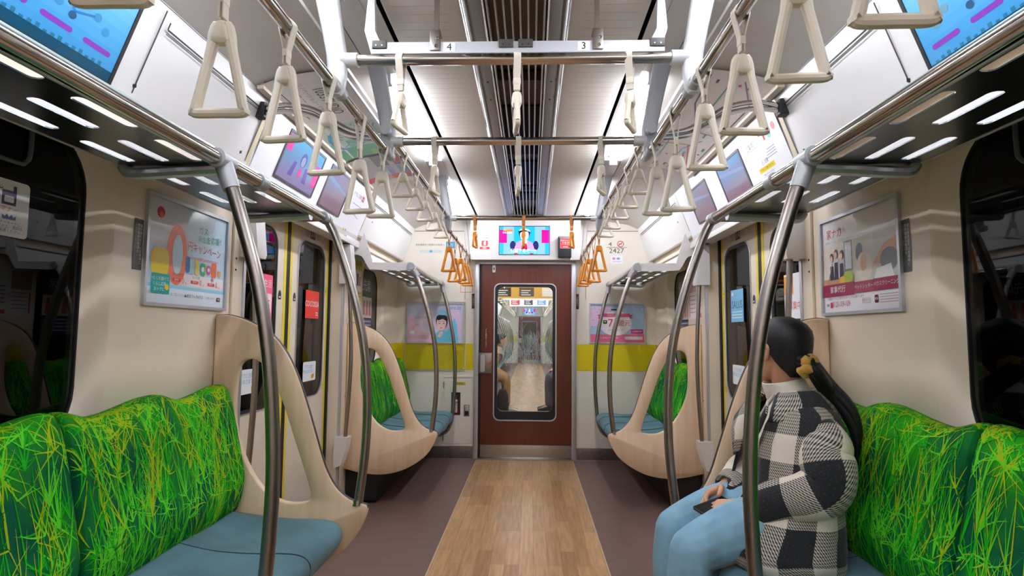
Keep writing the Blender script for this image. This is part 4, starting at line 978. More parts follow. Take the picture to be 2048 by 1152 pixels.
F.ell(.015, .03, .022, .036, ink(66, 74, 82, .14), 2); F.ell(.045, -.025, .05, .055, ink(232, 224, 214, .14), 2); F.ell(.04, -.01, .018, .03, ink(222, 182, 150, .14), 3); F.poly([(.1, -.02), (.16, .04), (.24, .06), (.245, .0), (.17, -.03)], ink(212, 160, 130, .14), 2); F.ell(.19, -.015, .05, .04, ink(120, 132, 146, .14), 2); F.poly([(.1, -.085), (.22, -.085), (.2, -.03), (.12, -.04)], ink(246, 246, 246, .14), 3)
F.rect(-w + .002, -.120, -.022, -.072, wine, 7); F.rect(-.020, -.116, .098, -.076, ink(160, 56, 84, .14), 7); F.rect(.1, -.116, w, -.074, wine, 7)
F.txt('家事代行', -.135, -.096, .028, WHT, 8); F.txt('ペットシッター', .04, -.096, .0185, WHT, 8, sx=.9); F.txt('ハウスクリーニング', .172, -.094, .0185, WHT, 8, sx=.85)
F.txt('お客様のくらしに合わせたサービスをお届けします', -.09, -.129, .011, ink(150, 70, 100, .16), 2); F.rect(-.225, -.157, -.203, -.147, GREYT, 2); F.txt('0120-109-109', -.118, -.152, .031, ink(190, 90, 110, .16), 2, sx=.72); F.rect(-.197, -.164, -.182, -.142, ink(214, 60, 80, .16), 2)
F.rrect(.025, -.155, .075, -.135, .003, ink(220, 214, 216, .14), 2); F.txt('家事サポート', .05, -.145, .009, GREYT, 3); F.rrect(.10, -.158, .122, -.13, .006, ink(120, 30, 50, .14), 2); F.txt('東急', .111, -.144, .010, WHT, 3)
for i in range(4): F.rect(.13, -.158 + i * .009, .23, -.156 + i * .009, ink(190, 150, 160, .16), 2)
A.part(q, 'printed_sheet', recalc=False)
# end-wall posters
t, A, q, F = framed('framed_poster', (-0.875, YE, 1.295), (1, 0, 0), (0, 0, 1), 0.535, 0.372, 'framed pastel poster of a face in a pale blue cap', 'poster')
w, h = .267, .186
F.rect(-w, -h, w, h, ink(202, 206, 236, .16), 0); F.rect(-w, -h, -.02, .06, ink(236, 196, 220, .16), 1); F.ell(-.05, .02, .14, .12, ink(226, 214, 240, .16), 2, 32); F.ell(.19, -.02, .075, .16, ink(226, 200, 232, .16), 1, 32)
F.poly([(-.03, -h), (.0, -.11), (.05, -.07), (.12, -.075), (.19, .05), (.215, -.02), (.23, -h)], ink(120, 206, 238, .16), 3)
F.ell(.065, .02, .058, .085, ink(40, 36, 44, .16), 4, 28); F.ell(.062, .0, .047, .072, ink(244, 212, 204, .16), 5, 28); F.poly([(.01, .05), (.03, .025), (.075, .042), (.112, .018), (.12, .07), (.02, .075)], ink(34, 30, 38, .16), 6)
F.poly([(-.01, .055), (.01, .105), (.06, .135), (.12, .11), (.14, .045), (.10, .075), (.04, .08)], ink(150, 200, 238, .16), 7)
for x in (.042, .084): F.ell(x, -.004, .009, .004, INK, 7); F.line([(x - .012, .013), (x + .012, .014)], .003, INK, 7)
F.ell(.06, -.048, .013, .005, ink(222, 110, 124, .16), 7); F.line([(.062, -.01), (.058, -.028), (.064, -.03)], .002, ink(226, 180, 172, .16), 7); F.poly([(.02, -.13), (.05, -.085), (.075, -.078), (.08, -.1), (.05, -.14)], ink(240, 204, 194, .16), 8)
F.txt('FIANCEE', .185, .145, .042, ink(120, 128, 150, .16), 3, sx=.85); F.txt('SIMPLE BEAUTY', -.12, .05, .030, ink(176, 160, 200, .16), 3, sx=.8); F.rect(-.24, .12, -.2, .165, ink(214, 216, 236, .16), 2); F.txt('毎日を、うるおす。', -.12, -.02, .018, ink(190, 160, 196, .16), 3); F.rect(-.24, -.105, -.2, -.075, WHT, 2)
for i in range(3): F.rect(-.25, -.15 + i * .012, -.05, -.146 + i * .012, ink(206, 170, 200, .16), 2)
A.part(q, 'printed_sheet', recalc=False)
t = thing('poster_holder', (-0.875, YE, 1.16), 'clear acrylic board behind the cosmetics poster on the end wall', 'board'); A = At(t)
q = MB(); q.prism([(-1.165, 0.838), (-0.58, 0.838), (-0.58, 1.50), (-1.165, 1.50)], [], lambda a, b, d: (a, d, b), YE - 0.0025, YE - 0.0018, glass_mat('acrylic', (0.97, 0.975, 0.97, 1), 1.35)); A.part(q, 'acrylic_sheet')
q = MB(); ringframe(q, rr2(-1.168, 0.834, -0.576, 1.504, .004), rr2(-1.16, 0.842, -0.584, 1.496, .003), YE - 0.007, YE - 0.001, ALU)
for x in (-.595, -1.15):
    for z in (.86, 1.48): q.ball((x, YE - .006, z), .007, ALU, 8)
A.part(q, 'edge_strip')
t, A, q, F = framed('framed_poster', (0.888, YE, 1.303), (1, 0, 0), (0, 0, 1), 0.515, 0.362, 'framed pink and blue seven percent cashback poster, on the end wall', 'poster')
w, h = .2575, .181
F.rect(-w, -h, w, h, ink(170, 200, 232, .16), 0); F.rect(-w, -.03, -.06, .16, ink(226, 190, 222, .16), 1); F.rect(-w, -h, w, -.105, ink(232, 110, 150, .16), 1); F.ell(-.02, .0, .155, .118, ink(246, 240, 246, .16), 2, 40)
rb = ink(222, 92, 136, .16); F.poly([(-.16, .06), (.12, .06), (.12, .095), (-.16, .095)], rb, 4); F.poly([(-.19, .045), (-.16, .05), (-.16, .085), (-.19, .08), (-.175, .063)], ink(190, 66, 112, .16), 3); F.poly([(.15, .045), (.12, .05), (.12, .085), (.15, .08), (.135, .063)], ink(190, 66, 112, .16), 3)
F.txt('今ならポイント', -.02, .077, .022, WHT, 5); F.rect(-.06, .125, -.005, .138, INK, 3); F.txt('春のキャンペーン', -.02, .11, .013, INK, 3)
F.rrect(-.135, -.005, -.098, .03, .004, INK, 3); F.poly([(-.13, .022), (-.115, .004), (-.104, .022)], ink(240, 210, 40, .16), 4); F.txt('7', -.065, .0, .105, ink(222, 48, 92, .16), 4); F.txt('%', -.018, -.018, .05, ink(222, 48, 92, .16), 4); F.txt('還元', .068, -.002, .062, ink(222, 48, 92, .16), 4)
F.txt('もれなくプレゼント', -.02, -.065, .016, ink(206, 80, 120, .16), 4)
rr_ = random.Random(5)
for i in range(40):
    x, z = rr_.uniform(-w + .01, w - .01), rr_.uniform(-.09, h - .01)
    if (x + .02) ** 2 / .026 + z * z / .015 > 1: F.ell(x, z, rr_.uniform(.003, .008), rr_.uniform(.003, .008), ink(*[(220, 232, 248), (240, 160, 196), (120, 170, 220)][i % 3], .16), 2, 8)
F.txt('詳しくはカードで検索', -.1, -.14, .022, WHT, 3); F.rrect(.07, -.155, .24, -.125, .004, ink(250, 236, 242, .16), 2); F.rrect(.13, -.1, .245, -.055, .006, ink(206, 60, 140, .16), 2); F.txt('入会受付中', .188, -.078, .018, WHT, 3)
A.part(q, 'printed_sheet', recalc=False)

# narrow black notices beside the big windows, and the little ones beside the gangway door
for s in (-1, 1):
    t = thing('notice_strip', (s * W, 1.868, 1.49), 'narrow black notice with vertical lettering beside the large window ' + SIDE[s], 'notice'); q = MB()
    F = Face(q, (s * W, 1.868, 1.49), FL(s), (0, 0, 1), 0.0015); F.rrect(-.023, -.088, .023, .082, .003, ink(58, 60, 62, .3), 0)
    for i, (tx, c) in enumerate((('優先席付近では混雑時に', (220, 222, 222)), ('携帯電話の電源を', (220, 222, 222)), ('お切りください', (206, 180, 90)))): F.txt(tx, .013 - .0125 * i, .06, .0118, ink(*c), 1, vert=True)
    At(t).part(q, 'printed_plate', recalc=False)
    t = thing('notice_strip', (s * 0.503, YE, 1.51), 'small black vertical notice beside the gangway door ' + SIDE[s], 'notice'); q = MB()
    F = Face(q, (s * 0.503, YE, 1.51), (1, 0, 0), (0, 0, 1), 0.0015); F.rrect(-.017, -.073, .017, .073, .002, ink(40, 40, 40), 0)
    for i in range(2): F.txt('この先優先席です', .006 - .012 * i, .055, .013, ink(214, 196, 120), 1, vert=True)
    At(t).part(q, 'printed_plate', recalc=False)

# screens set in the sloping panel
def sloped(s, y, z0, z1, lift=0.0018):
    zm = (z0 + z1) / 2
    return (s * (lx(zm) - lift), y, zm), FL(s), Vector((s * (lx(z1) - lx(z0)), 0, z1 - z0)).normalized(), sqrt((z1 - z0) ** 2 + (lx(z1) - lx(z0)) ** 2) / 2
for s in (-1, 1):
    for k, (ya, yb_, za, zb) in enumerate(((0.86, 1.605, 1.925, 2.205), (2.69, 3.14, 1.955, 2.165) if s < 0 else (2.93, 3.27, 1.95, 2.135), (3.27, 3.62, 1.945, 2.165) if s < 0 else (3.50, 3.86, 1.945, 2.135))):
        o, r, u, hh = sloped(s, (ya + yb_) / 2, za, zb); ww = (yb_ - ya) / 2
        nm = ('large blue display screen with purple dashes above the long bench ' if k == 0 else 'display screen above the door, the one nearer the long bench, ' if k == 1 else 'smaller greyed display screen above the door, towards the end wall, ') + SIDE[s]
        t = thing('display_screen', o, nm, 'screen'); A = At(t)
        q = MB(); F = Face(q, o, r, u, 0.0); n = F.n
        B = [F.p(a, b) for a, b in rr2(-ww - .012, -hh - .012, ww + .012, hh + .012, .006, 3)]; B2 = [p + n * .006 for p in B]; I2 = [F.p(a, b) + n * .006 for a, b in rr2(-ww, -hh, ww, hh, .003, 3)]; I1 = [p - n * .003 for p in I2]
        q.loft([B, B2, I2, I1], BLACK if k == 0 else P('screen_bezel', (76, 78, 88), .3), True, False); A.part(q, 'bezel', sharp=20, recalc=False)
        q = MB(); F = Face(q, o, r, u, 0.003)
        if k == 0:
            top, low = (104, 176, 214), (56, 134, 190)
            for i in range(10):
                f_ = i / 9; cc = tuple(int(top[j] * f_ + low[j] * (1 - f_)) for j in range(3)); F.rect(-ww, -hh + 2 * hh * i / 10, ww, -hh + 2 * hh * (i + 1) / 10, glow(*cc, .17), 0)
            F.rect(-ww, -hh, ww, -hh * .80, glow(20, 70, 96, .14), 1)
            pu = glow(126, 60, 170, .12)
            for y in (1.526, 1.388, 1.25, 1.112, 0.974):
                uu = (y - (ya + yb_) / 2) * (1 if s < 0 else -1)
                F.rrect(uu - .050, -.087, uu + .050, -.072, .0074, pu, 2)
            for i in range(9): F.ell((-.30 + .04 * i) * (1 if s > 0 else -1), -.03 + .022 * (i % 4), .013, .012, glow(96, 140, 160, .15) if s > 0 else glow(60, 130, 180, .15), 2)
            for i in range(30): F.rect(-ww + .02 + i * .023, -hh * .80, -ww + .032 + i * .023, -hh * (.76 - .02 * (i % 3)), glow(40, 110, 140, .15), 2)
            F.ell((1.42 - (ya + yb_) / 2) * (1 if s < 0 else -1), -.042, .012, .010, glow(40, 80, 120, .14), 3); F.line([(.16, .0), (.19, -.03), (.25, -.01)], .005, glow(40, 110, 170, .15), 3)
        else:
            top = (96, 132, 162) if (s > 0 and k == 1) else (112, 118, 138) if k == 2 else (84, 148, 186)
            low = (134, 110, 122) if k == 2 or s > 0 else (132, 122, 156)
            for i in range(8):
                f_ = i / 7; c = tuple(int(top[j] * f_ + low[j] * (1 - f_)) for j in range(3)); F.rect(-ww, -hh + 2 * hh * i / 8, ww, -hh + 2 * hh * (i + 1) / 8, glow(*c, .10), 0)
            if s < 0 and k == 1:
                pk = glow(206, 70, 140, .14); F.rect(-ww, hh * .25, -ww * .72, hh * .95, pk, 1); F.rect(ww * .72, -hh * .6, ww, hh * .45, pk, 1); F.rect(-ww * .08, -hh * .55, ww * .06, -hh * .18, pk, 2)
                F.ell(0, hh * .25, ww * .16, hh * .34, glow(90, 100, 150, .1), 1); F.ell(0, hh * .18, ww * .10, hh * .24, glow(140, 146, 180, .1), 2)
                for x in (-.4, .38): F.poly([(x * ww - .03, -hh * .7), (x * ww + .02, -hh * .7), (x * ww * .8 + .01, 0), (x * ww * .8 - .02, 0)], glow(104, 90, 156, .1), 1)
            else: F.poly([(-ww, hh * .4), (ww, hh * .05), (ww, hh * .2), (-ww, hh * .62)], glow(120, 140, 165, .08), 1)
        A.part(q, 'screen_face', recalc=False)
# television over the gangway door
t = thing('television_screen', (-0.01, YE - 0.115, 2.09), 'television screen over the gangway door, a presenter on a blue and pink set', 'screen'); A = At(t)
yF = YE - 0.110
q = MB(); q.prism(rr2(-.255, 1.95, .235, 2.232, .004), [rr2(-.249, 1.957, .229, 2.225, .002)], lambda a, b, d: (a, d, b), yF - .004, yF, P('screen_bezel', (76, 78, 88), .3)); A.part(q, 'bezel')
q = MB(); F = Face(q, (-0.01, yF, 2.091), (1, 0, 0), (0, 0, 1), 0.002); E_ = 0.48
F.rect(-.239, -.134, .239, .134, glow(30, 160, 232, E_), 0)
for x in (-.165, .165): F.rect(x - .035 if x < 0 else x - .065, -.134, x + .065 if x < 0 else x + .035, .134, glow(120, 166, 226, E_), 1)
F.rect(-.239, -.026, -.167, .104, glow(214, 10, 130, E_), 2); F.rect(.165, -.026, .237, .102, glow(214, 10, 130, E_), 2)
F.ell(.0, .062, .052, .056, glow(26, 30, 60, .6), 3); F.ell(0, .05, .042, .052, glow(244, 206, 210, E_), 4); F.ell(0, .085, .055, .03, glow(240, 244, 250, E_), 5); F.poly([(-.05, .06), (-.02, .085), (.03, .085), (.05, .055), (.06, .08), (0, .105), (-.06, .09)], glow(20, 26, 56, .6), 5)
F.poly([(-.1, -.09), (-.075, -.02), (-.03, .0), (.03, .0), (.075, -.02), (.1, -.09)], glow(180, 140, 214, E_), 3); F.poly([(-.03, 0), (.03, 0), (.02, -.09), (-.02, -.09)], glow(240, 244, 250, E_), 4); F.poly([(-.022, -.03), (.022, -.03), (.03, -.09), (-.03, -.09)], glow(206, 16, 60, E_), 5); F.ell(-.11, -.05, .028, .045, glow(30, 34, 84, .6), 2); F.ell(.11, -.05, .028, .045, glow(30, 34, 84, .6), 2)
F.poly([(-.145, -.134), (-.1, -.09), (.1, -.09), (.145, -.134)], glow(70, 200, 240, E_), 3)
F.rect(-.20, .088, -.108, .108, glow(226, 60, 40, E_), 3); F.txt('生放送スタジオ', -.154, .098, .014, glow(250, 230, 60, .7), 4); F.txt('本日の話題', -.165, .074, .018, glow(250, 250, 255, .7), 4)
F.txt('公開するぞー!!', -.01, -.104, .044, glow(255, 255, 255, .75), 7, sx=.86)
for x in (-.08, .07): F.rect(x - .018, -.134, x + .018, -.122, glow(190, 20, 90, E_), 4)
A.part(q, 'screen_face', recalc=False)
# emergency call sign and camera notice box
t = thing('emergency_sign', (-0.391, yF, 2.07), 'small white and red emergency alarm sign beside the television screen', 'sign'); q = MB()
F = Face(q, (-.391, yF, 2.07), (1, 0, 0), (0, 0, 1), 0.0012); R_ = ink(212, 44, 36); F.rrect(-.047, -.066, .047, .066, .006, ink(190, 60, 50), 0); F.rrect(-.045, -.064, .045, .064, .006, WHT, 1); F.rect(-.045, -.064, .045, -.042, R_, 2); F.rect(-.030, -.034, .030, .018, R_, 2); F.poly([(-.010, -.026), (.012, -.026), (.012, .012), (.0, .014), (-.010, .004)], WHT, 3); F.txt('非常通報', 0, .042, .019, ink(120, 60, 60), 2); F.ell(0, -.053, .02, .006, WHT, 3)
At(t).part(q, 'printed_plate', recalc=False)
t = thing('camera_box', (0.372, yF - .03, 2.02), 'small black box with a red security camera notice beside the television screen', 'box'); A = At(t)
q = MB(); q.box(.313, .437, yF - 0.055, yF + .002, 1.922, 2.122, BLACK, .006); A.part(q, 'case')
q = MB(); q.box(.320, .437, yF - 0.056, yF - .0, 2.105, 2.124, P('grey_lid', (130, 130, 134), .4), .003); A.part(q, 'lid')
q = MB(); F = Face(q, (.381, yF - .055, 2.055), (1, 0, 0), (0, 0, 1), 0.001); F.rect(-.05, -.048, .05, .048, WHT, 0); F.rect(-.048, -.046, .048, .046, ink(206, 24, 46), 1); F.txt('防犯カメラ', 0, .026, .019, WHT, 2); F.txt('作 動 中', 0, .004, .019, WHT, 2); F.line([(-.044, -.010), (.044, -.010)], .002, WHT, 2); F.txt('東急電鉄', .0, -.034, .012, WHT, 2); A.part(q, 'printed_label', recalc=False)

# number plates, stickers on the end wall
t = thing('car_number', (0.88, YE, 2.035), 'car number 2427 with a 4 and a no smoking mark on the end wall', 'sign'); q = MB()
F = Face(q, (.88, YE, 2.035), (1, 0, 0), (0, 0, 1), 0.001); G_ = ink(70, 66, 62); F.txt('4', -.055, .036, .055, G_, 1, sx=1.3); F.line([(-.09, .006), (.11, .006)], .004, G_, 1); F.txt('2427', .006, -.028, .066, G_, 1, sx=1.1)
F.ell(.045, .04, .032, .032, ink(206, 60, 50), 1, 28); F.ell(.045, .04, .025, .025, ENDW, 2, 28); F.line([(.027, .022), (.063, .058)], .006, ink(206, 60, 50), 4); F.rect(.028, .036, .06, .043, G_, 3)
At(t).part(q, 'lettering', recalc=False)
t = thing('wall_sticker', (0.89, YE, 1.92), 'small white sticker with pink and blue logos below the car number', 'sticker'); q = MB(); F = Face(q, (.89, YE, 1.92), (1, 0, 0), (0, 0, 1), .001); F.rect(-.06, -.04, .055, .04, ink(236, 236, 238), 0); F.ell(-.03, .012, .016, .012, ink(226, 120, 170), 1); F.ell(.012, .012, .018, .012, ink(110, 180, 226), 1); F.rect(-.045, -.022, .04, -.014, ink(200, 200, 214), 1)
At(t).part(q, 'printed_sheet', recalc=False)
t = thing('wall_sticker', (-0.84, YE, 2.05), 'pale notice lines with a blue square, high on the end wall', 'sticker'); q = MB(); F = Face(q, (-.84, YE, 2.05), (1, 0, 0), (0, 0, 1), .001)
F.txt('東急電車をご利用のお客様へ', -.10, .012, .022, ink(120, 140, 120), 1); F.rrect(-.20, -.066, .02, -.036, .012, ink(206, 214, 216), 0); F.ell(-.09, -.051, .014, .012, ink(60, 170, 200), 1); F.rect(.06, -.02, .15, .045, ink(50, 160, 206), 0); F.txt('LCD', .105, .012, .034, WHT, 1)
At(t).part(q, 'printed_sheet', recalc=False)
t = thing('wall_frame', (-0.572, YE, 1.705), 'thin red outlined square on the end wall behind the orange straps', 'sign'); q = MB(); ringframe(q, rr2(-.632, 1.595, -.512, 1.815, .004), rr2(-.628, 1.599, -.516, 1.811, .003), YE - .0014, YE - .0002, ink(206, 90, 80)); At(t).part(q, 'outline')

# fire extinguisher cabinet
t = thing('extinguisher_cabinet', (-0.643, YE, 0.45), 'white flush cabinet with small window and latch, low on the end wall', 'cabinet'); A = At(t)
q = MB(); ringframe(q, rr2(-.79, .125, -.497, .785, .006), rr2(-.78, .135, -.507, .775, .005), YE - .010, YE - .0005, ENDW); A.part(q, 'frame')
q = MB(); q.prism(rr2(-.772, .145, -.515, .765, .006), [rr2(-.702, .42, -.620, .628, .004)], lambda a, b, d: (a, d, b), YE - .008, YE - .001, ENDW); A.part(q, 'door')
q = MB(); ringframe(q, rr2(-.705, .417, -.617, .631, .005), rr2(-.697, .425, -.625, .623, .003), YE - .011, YE - .002, BLACK); q.prism(rr2(-.70, .42, -.62, .63, .003), [], lambda a, b, d: (a, d, b), YE - .003, YE - .001, P('cabinet_inside', (52, 22, 22), .5)); A.part(q, 'window_frame')
q = MB(); q.tube([(-.662, YE - .004, .44), (-.662, YE - .004, .53)], .016, P('bottle_white', (196, 190, 190), .3), 10); q.ball((-.662, YE - .004, .548), .018, P('bottle_white', (196, 190, 190), .3), 10); q.box(-.69, -.635, YE - .006, YE - .003, .425, .47, ink(150, 30, 36)); q.tube([(-.66, YE - .006, .56), (-.655, YE - .006, .60)], .005, STEEL, 8); A.part(q, 'extinguisher_top')
q = MB(); q.box(-.583, -.528, YE - .012, YE - .006, .405, .515, P('latch_grey', (150, 148, 146), .35, .6), .003); q.box(-.573, -.538, YE - .015, YE - .008, .415, .455, DARK, .003); q.box(-.572, -.539, YE - .020, YE - .010, .455, .508, ALU, .004); A.part(q, 'latch')
q = MB(); F = Face(q, (-.635, YE - .008, .715), (1, 0, 0), (0, 0, 1), .0008); F.rrect(-.045, -.014, .065, .014, .004, ink(196, 176, 40), 0); F.txt('消火器', .01, 0, .02, ink(90, 80, 20), 1); A.part(q, 'printed_label', recalc=False)
q = MB(); 
for z in (.20, .70): q.box(-.785, -.775, YE - .013, YE - .006, z - .03, z + .03, BRUSH, .002)
A.part(q, 'hinge')

# notices by the doors and on the windows
for s in (-1, 1):
    t = thing('door_notice', (s * W, 4.28, 1.50), ('yellow and white notices on the wall beyond the doors ' if s < 0 else 'white and pink notices on the wall beyond the doors ') + SIDE[s], 'notice'); q = MB(); F = Face(q, (s * W, 4.22, 1.45), FL(s), (0, 0, 1), .0012); m = 1 if s < 0 else -1
    if s < 0:
        F.rect(-.17, -.14, .02, .10, ink(228, 228, 232), 0); F.rect(-.17, -.14, .02, -.10, ink(222, 200, 50), 1); F.ell(-.11, .085, .05, .03, ink(230, 206, 20), 1); F.rect(.03, -.14, .20, .30, ink(226, 216, 90), 0); F.rect(.04, .06, .19, .22, ink(236, 236, 236), 1); F.rect(.07, .10, .11, .19, INK, 2); F.rect(.13, .10, .16, .17, ink(206, 50, 60), 2); F.rect(.04, .25, .19, .29, ink(170, 190, 30), 1)
        for i in range(6): F.rect(.045, .04 - i * .026, .18, .05 - i * .026, ink(180, 160, 40), 2)
    else:
        F.rect(-.20, -.14, .0, .22, ink(234, 222, 224), 0); F.rect(-.19, .06, -.01, .2, ink(190, 150, 140), 1); F.rect(.02, -.14, .17, .12, ink(236, 230, 230), 0); F.rect(.03, -.13, .16, -.10, ink(206, 90, 100), 1); F.rect(-.185, -.12, -.17, .04, ink(206, 60, 90), 2)
        for i in range(5): F.rect(.035, .07 - i * .03, .15, .08 - i * .03, ink(190, 120, 120), 1); F.rect(-.16, .03 - i * .03, -.02, .036 - i * .03, ink(170, 120, 120), 1)
    At(t).part(q, 'printed_sheet', recalc=False)
    t = thing('window_sticker', (s * (W + .053), 4.74, 1.45), 'dark priority seat sticker with white lettering on the narrow window ' + SIDE[s], 'sticker'); q = MB(); F = Face(q, (s * (W + .053), 4.74, 1.45), FL(s), (0, 0, 1), .001)
    F.rect(-.20, .04, .17, .24, ink(40, 42, 48), 0); F.txt('優先席', -.04, .13, .105, ink(206, 206, 206), 1, sx=.95); F.rect(-.20, -.13, .16, .04, ink(222, 212, 204), 0)
    for i in range(4): x = -.15 + .085 * i; F.ell(x, -.005, .018, .02, ink(206, 80, 70), 2); F.poly([(x - .028, -.11), (x + .028, -.11), (x + .018, -.02), (x - .018, -.02)], ink(214, 110, 96), 1)
    F.rect(-.20, -.29, .16, -.14, ink(44, 52, 84), 0)
    for i in range(4): F.rect(-.18, -.165 - i * .03, .14, -.155 - i * .03, ink(170, 176, 196), 1)
    At(t).part(q, 'printed_sheet', recalc=False)
t = thing('phone_sticker', (-(W + .053), 1.437, 1.52), 'white rounded sticker asking for silent phones, stuck on the large dark window', 'sticker'); q = MB(); F = Face(q, (-(W + .053), 1.447, 1.52), (0, 1, 0), (0, 0, 1), .001)
F.rrect(-.062, -.078, .058, .070, .012, ink(222, 220, 222), 0); nv = ink(40, 44, 84); F.rect(-.024, .004, .018, .042, nv, 1); F.rect(.008, .042, .018, .056, nv, 1); F.rrect(-.017, .011, .011, .028, .003, ink(222, 220, 222), 2); F.ell(-.028, .046, .006, .004, nv, 1); F.ell(-.028, .047, .004, .0025, ink(222, 220, 222), 2)
F.txt('マナー', 0, -.008, .018, ink(226, 110, 90), 1); F.poly([(-.02, -.034), (-.02, -.022), (-.012, -.027), (-.006, -.020), (0, -.027), (.008, -.020), (.012, -.027), (.02, -.022), (.02, -.034)], ink(70, 84, 150), 1)
for i, tx in enumerate(('マナーモードに', '設定の上、通話は', 'ご遠慮ください')): F.txt(tx, 0, -.043 - .0105 * i, .0105, ink(70, 74, 110), 1)
At(t).part(q, 'printed_sheet', recalc=False)

# paper advertisements held under the ceiling beside the lamps
def ad_sheet(s, y0, y1, label, draw):
    t = thing('ceiling_poster', (s * 0.9, (y0 + y1) / 2, 2.27), label, 'poster'); A = At(t)
    pr = [(1.075, 2.222), (1.00, 2.252), (0.92, 2.27), (0.84, 2.282), (0.745, 2.290)]
    q = MB(); fr_ = P('ad_holder', (206, 194, 176), .4)
    extrude_profile(q, [(s * 1.082, 2.214), (s * 1.06, 2.236), (s * 1.045, 2.236)], y0, y1, fr_); q.box(s * 1.055, s * 1.085, y0, y1, 2.205, 2.222, fr_, .004); q.box(s * .735, s * .75, y0, y1, 2.282, 2.296, ALU, .003); A.part(q, 'holder', recalc=False)
    q = MB(); pw = 0.35; L_ = y1 - y0
    def at(a, b, lay):   # a along the car from the reader's left, b from the outer edge inwards; both 0..1
        f = b * (len(pr) - 1); i = min(int(f), len(pr) - 2); k_ = f - i
        x = pr[i][0] + (pr[i + 1][0] - pr[i][0]) * k_; z = pr[i][1] + (pr[i + 1][1] - pr[i][1]) * k_
        y = y0 + L_ * (a if s < 0 else 1 - a)
        return (s * x, y, z - 0.004 - 0.0004 * lay)
    class S:
        def rect(self, a0, b0, a1, b1, mat, lay=1, n=6):
            vs_ = []; 
            for i in range(n + 1): b = b0 + (b1 - b0) * i / n; vs_ += [at(a0, b, lay), at(a1, b, lay)]
            q.add(vs_, [(2 * i, 2 * i + 1, 2 * i + 3, 2 * i + 2) for i in range(n)], mat)
        def txt(self, body, a, b, size, mat, lay=2, sx=1.0):
            vs_, fs = text_geo(body, size); q.add([at(a + x * sx / L_, b + y / pw, lay) for x, y, z in vs_], fs, mat)
        def line(self, pts, w, mat, lay=2):
            for (a, b), (c, d) in zip(pts, pts[1:]):
                L2 = sqrt(((c - a) * L_) ** 2 + ((d - b) * pw) ** 2) or 1e-6; x = -(d - b) * pw / L2 * w / 2 / L_; y = (c - a) * L_ / L2 * w / 2 / pw
                q.add([at(a - x, b - y, lay), at(c - x, d - y, lay), at(c + x, d + y, lay), at(a + x, b + y, lay)], [(0, 1, 2, 3)], mat)
        def ell(self, a, b, ra, rb, mat, lay=2, n=18): q.add([at(a + ra * cos(2 * pi * i / n), b + rb * sin(2 * pi * i / n), lay) for i in range(n)], [tuple(range(n))], mat)
    draw(S()); A.part(q, 'printed_sheet', recalc=False)
def d1(S):
    S.rect(0, 0, 1, 1, ink(226, 222, 218), 0); k_ = ink(60, 56, 56)
    S.txt('103STUDIO', .27, .60, .085, k_, 2, sx=.7); S.txt('NEW', .27, .84, .05, ink(120, 116, 116), 2); S.txt('リノベーション・デザイン', .24, .42, .03, ink(130, 126, 124), 2); S.txt('二子玉川', .2, .25, .05, ink(150, 146, 142), 2); S.txt('すまい', .1, .25, .03, k_, 2); S.line([(.06, .12), (.4, .16)], .004, k_)
    S.rect(.52, .04, 1, .98, ink(190, 206, 196), 1); S.rect(.60, .70, .78, .92, ink(50, 170, 164), 2); S.rect(.84, .05, 1, .98, ink(60, 160, 110), 2); S.rect(.74, .05, .86, .5, ink(120, 190, 170), 2); S.rect(.92, .6, 1, .98, ink(120, 190, 60), 3)
    rn = random.Random(8)
    for i in range(36):
        a, b = rn.uniform(.54, .86), rn.uniform(.08, .92); S.line([(a, b), (a + rn.uniform(-.07, .07), b + rn.uniform(-.15, .15))], .008, ink(*[(60, 150, 150), (150, 130, 96), (90, 170, 110), (206, 206, 190)][i % 4]), 3)
    S.line([(.62, .2), (.70, .12), (.80, .15), (.88, .3)], .02, ink(70, 160, 200), 3)
def d2(S):
    S.rect(0, 0, 1, 1, ink(178, 178, 176), 0); S.rect(0, .45, .35, .95, ink(86, 82, 82), 1); S.rect(.38, .6, .65, 1, ink(120, 140, 196), 1); S.rect(.05, .82, .25, .98, ink(210, 50, 60), 2); S.rect(.66, .0, .82, 1, ink(206, 60, 76), 1); S.rect(.84, 0, 1, 1, ink(226, 222, 220), 1); S.txt('新刊発売', .74, .5, .06, WHT, 3)
    for i in range(12): S.line([(.12 + .04 * i, .05), (.2 + .03 * i, .42)], .006, ink(206, 206, 210), 2)
def d3(S):
    S.rect(0, 0, 1, 1, ink(230, 222, 218), 0); c = [(60, 150, 140), (206, 60, 80), (120, 120, 130), (90, 90, 100), (60, 130, 180)]
    rn = random.Random(11)
    for k_, pts in enumerate(([(.05, .8), (.4, .8), (.55, .55), (.9, .55)], [(.1, .2), (.35, .45), (.35, .9), (.6, .95)], [(.2, .1), (.8, .1), (.95, .4)], [(.5, .05), (.5, .5), (.75, .8), (.97, .85)], [(.03, .5), (.3, .5), (.45, .25), (.95, .25)])): S.line(pts, .007, ink(*c[k_]), 2)
    for i in range(40):
        a, b = rn.uniform(.05, .93), rn.uniform(.08, .9); S.rect(a, b, a + rn.uniform(.012, .04), b + .035, ink(*c[rn.randint(0, 4)]), 3, 1)
    S.txt('路線案内図', .12, .93, .028, INK, 3); S.rect(.0, .0, .05, .06, INK, 3)
ad_sheet(-1, 2.30, 3.38, 'paper poster under the ceiling lettered 103 STUDIO with a green map, opposite the woman', d1)
ad_sheet(-1, 3.42, 4.03, 'magazine style ceiling poster with a red band, opposite the woman', d2)
ad_sheet(1, 2.32, 3.70, 'pale railway line map under the ceiling on the woman\'s side', d3)
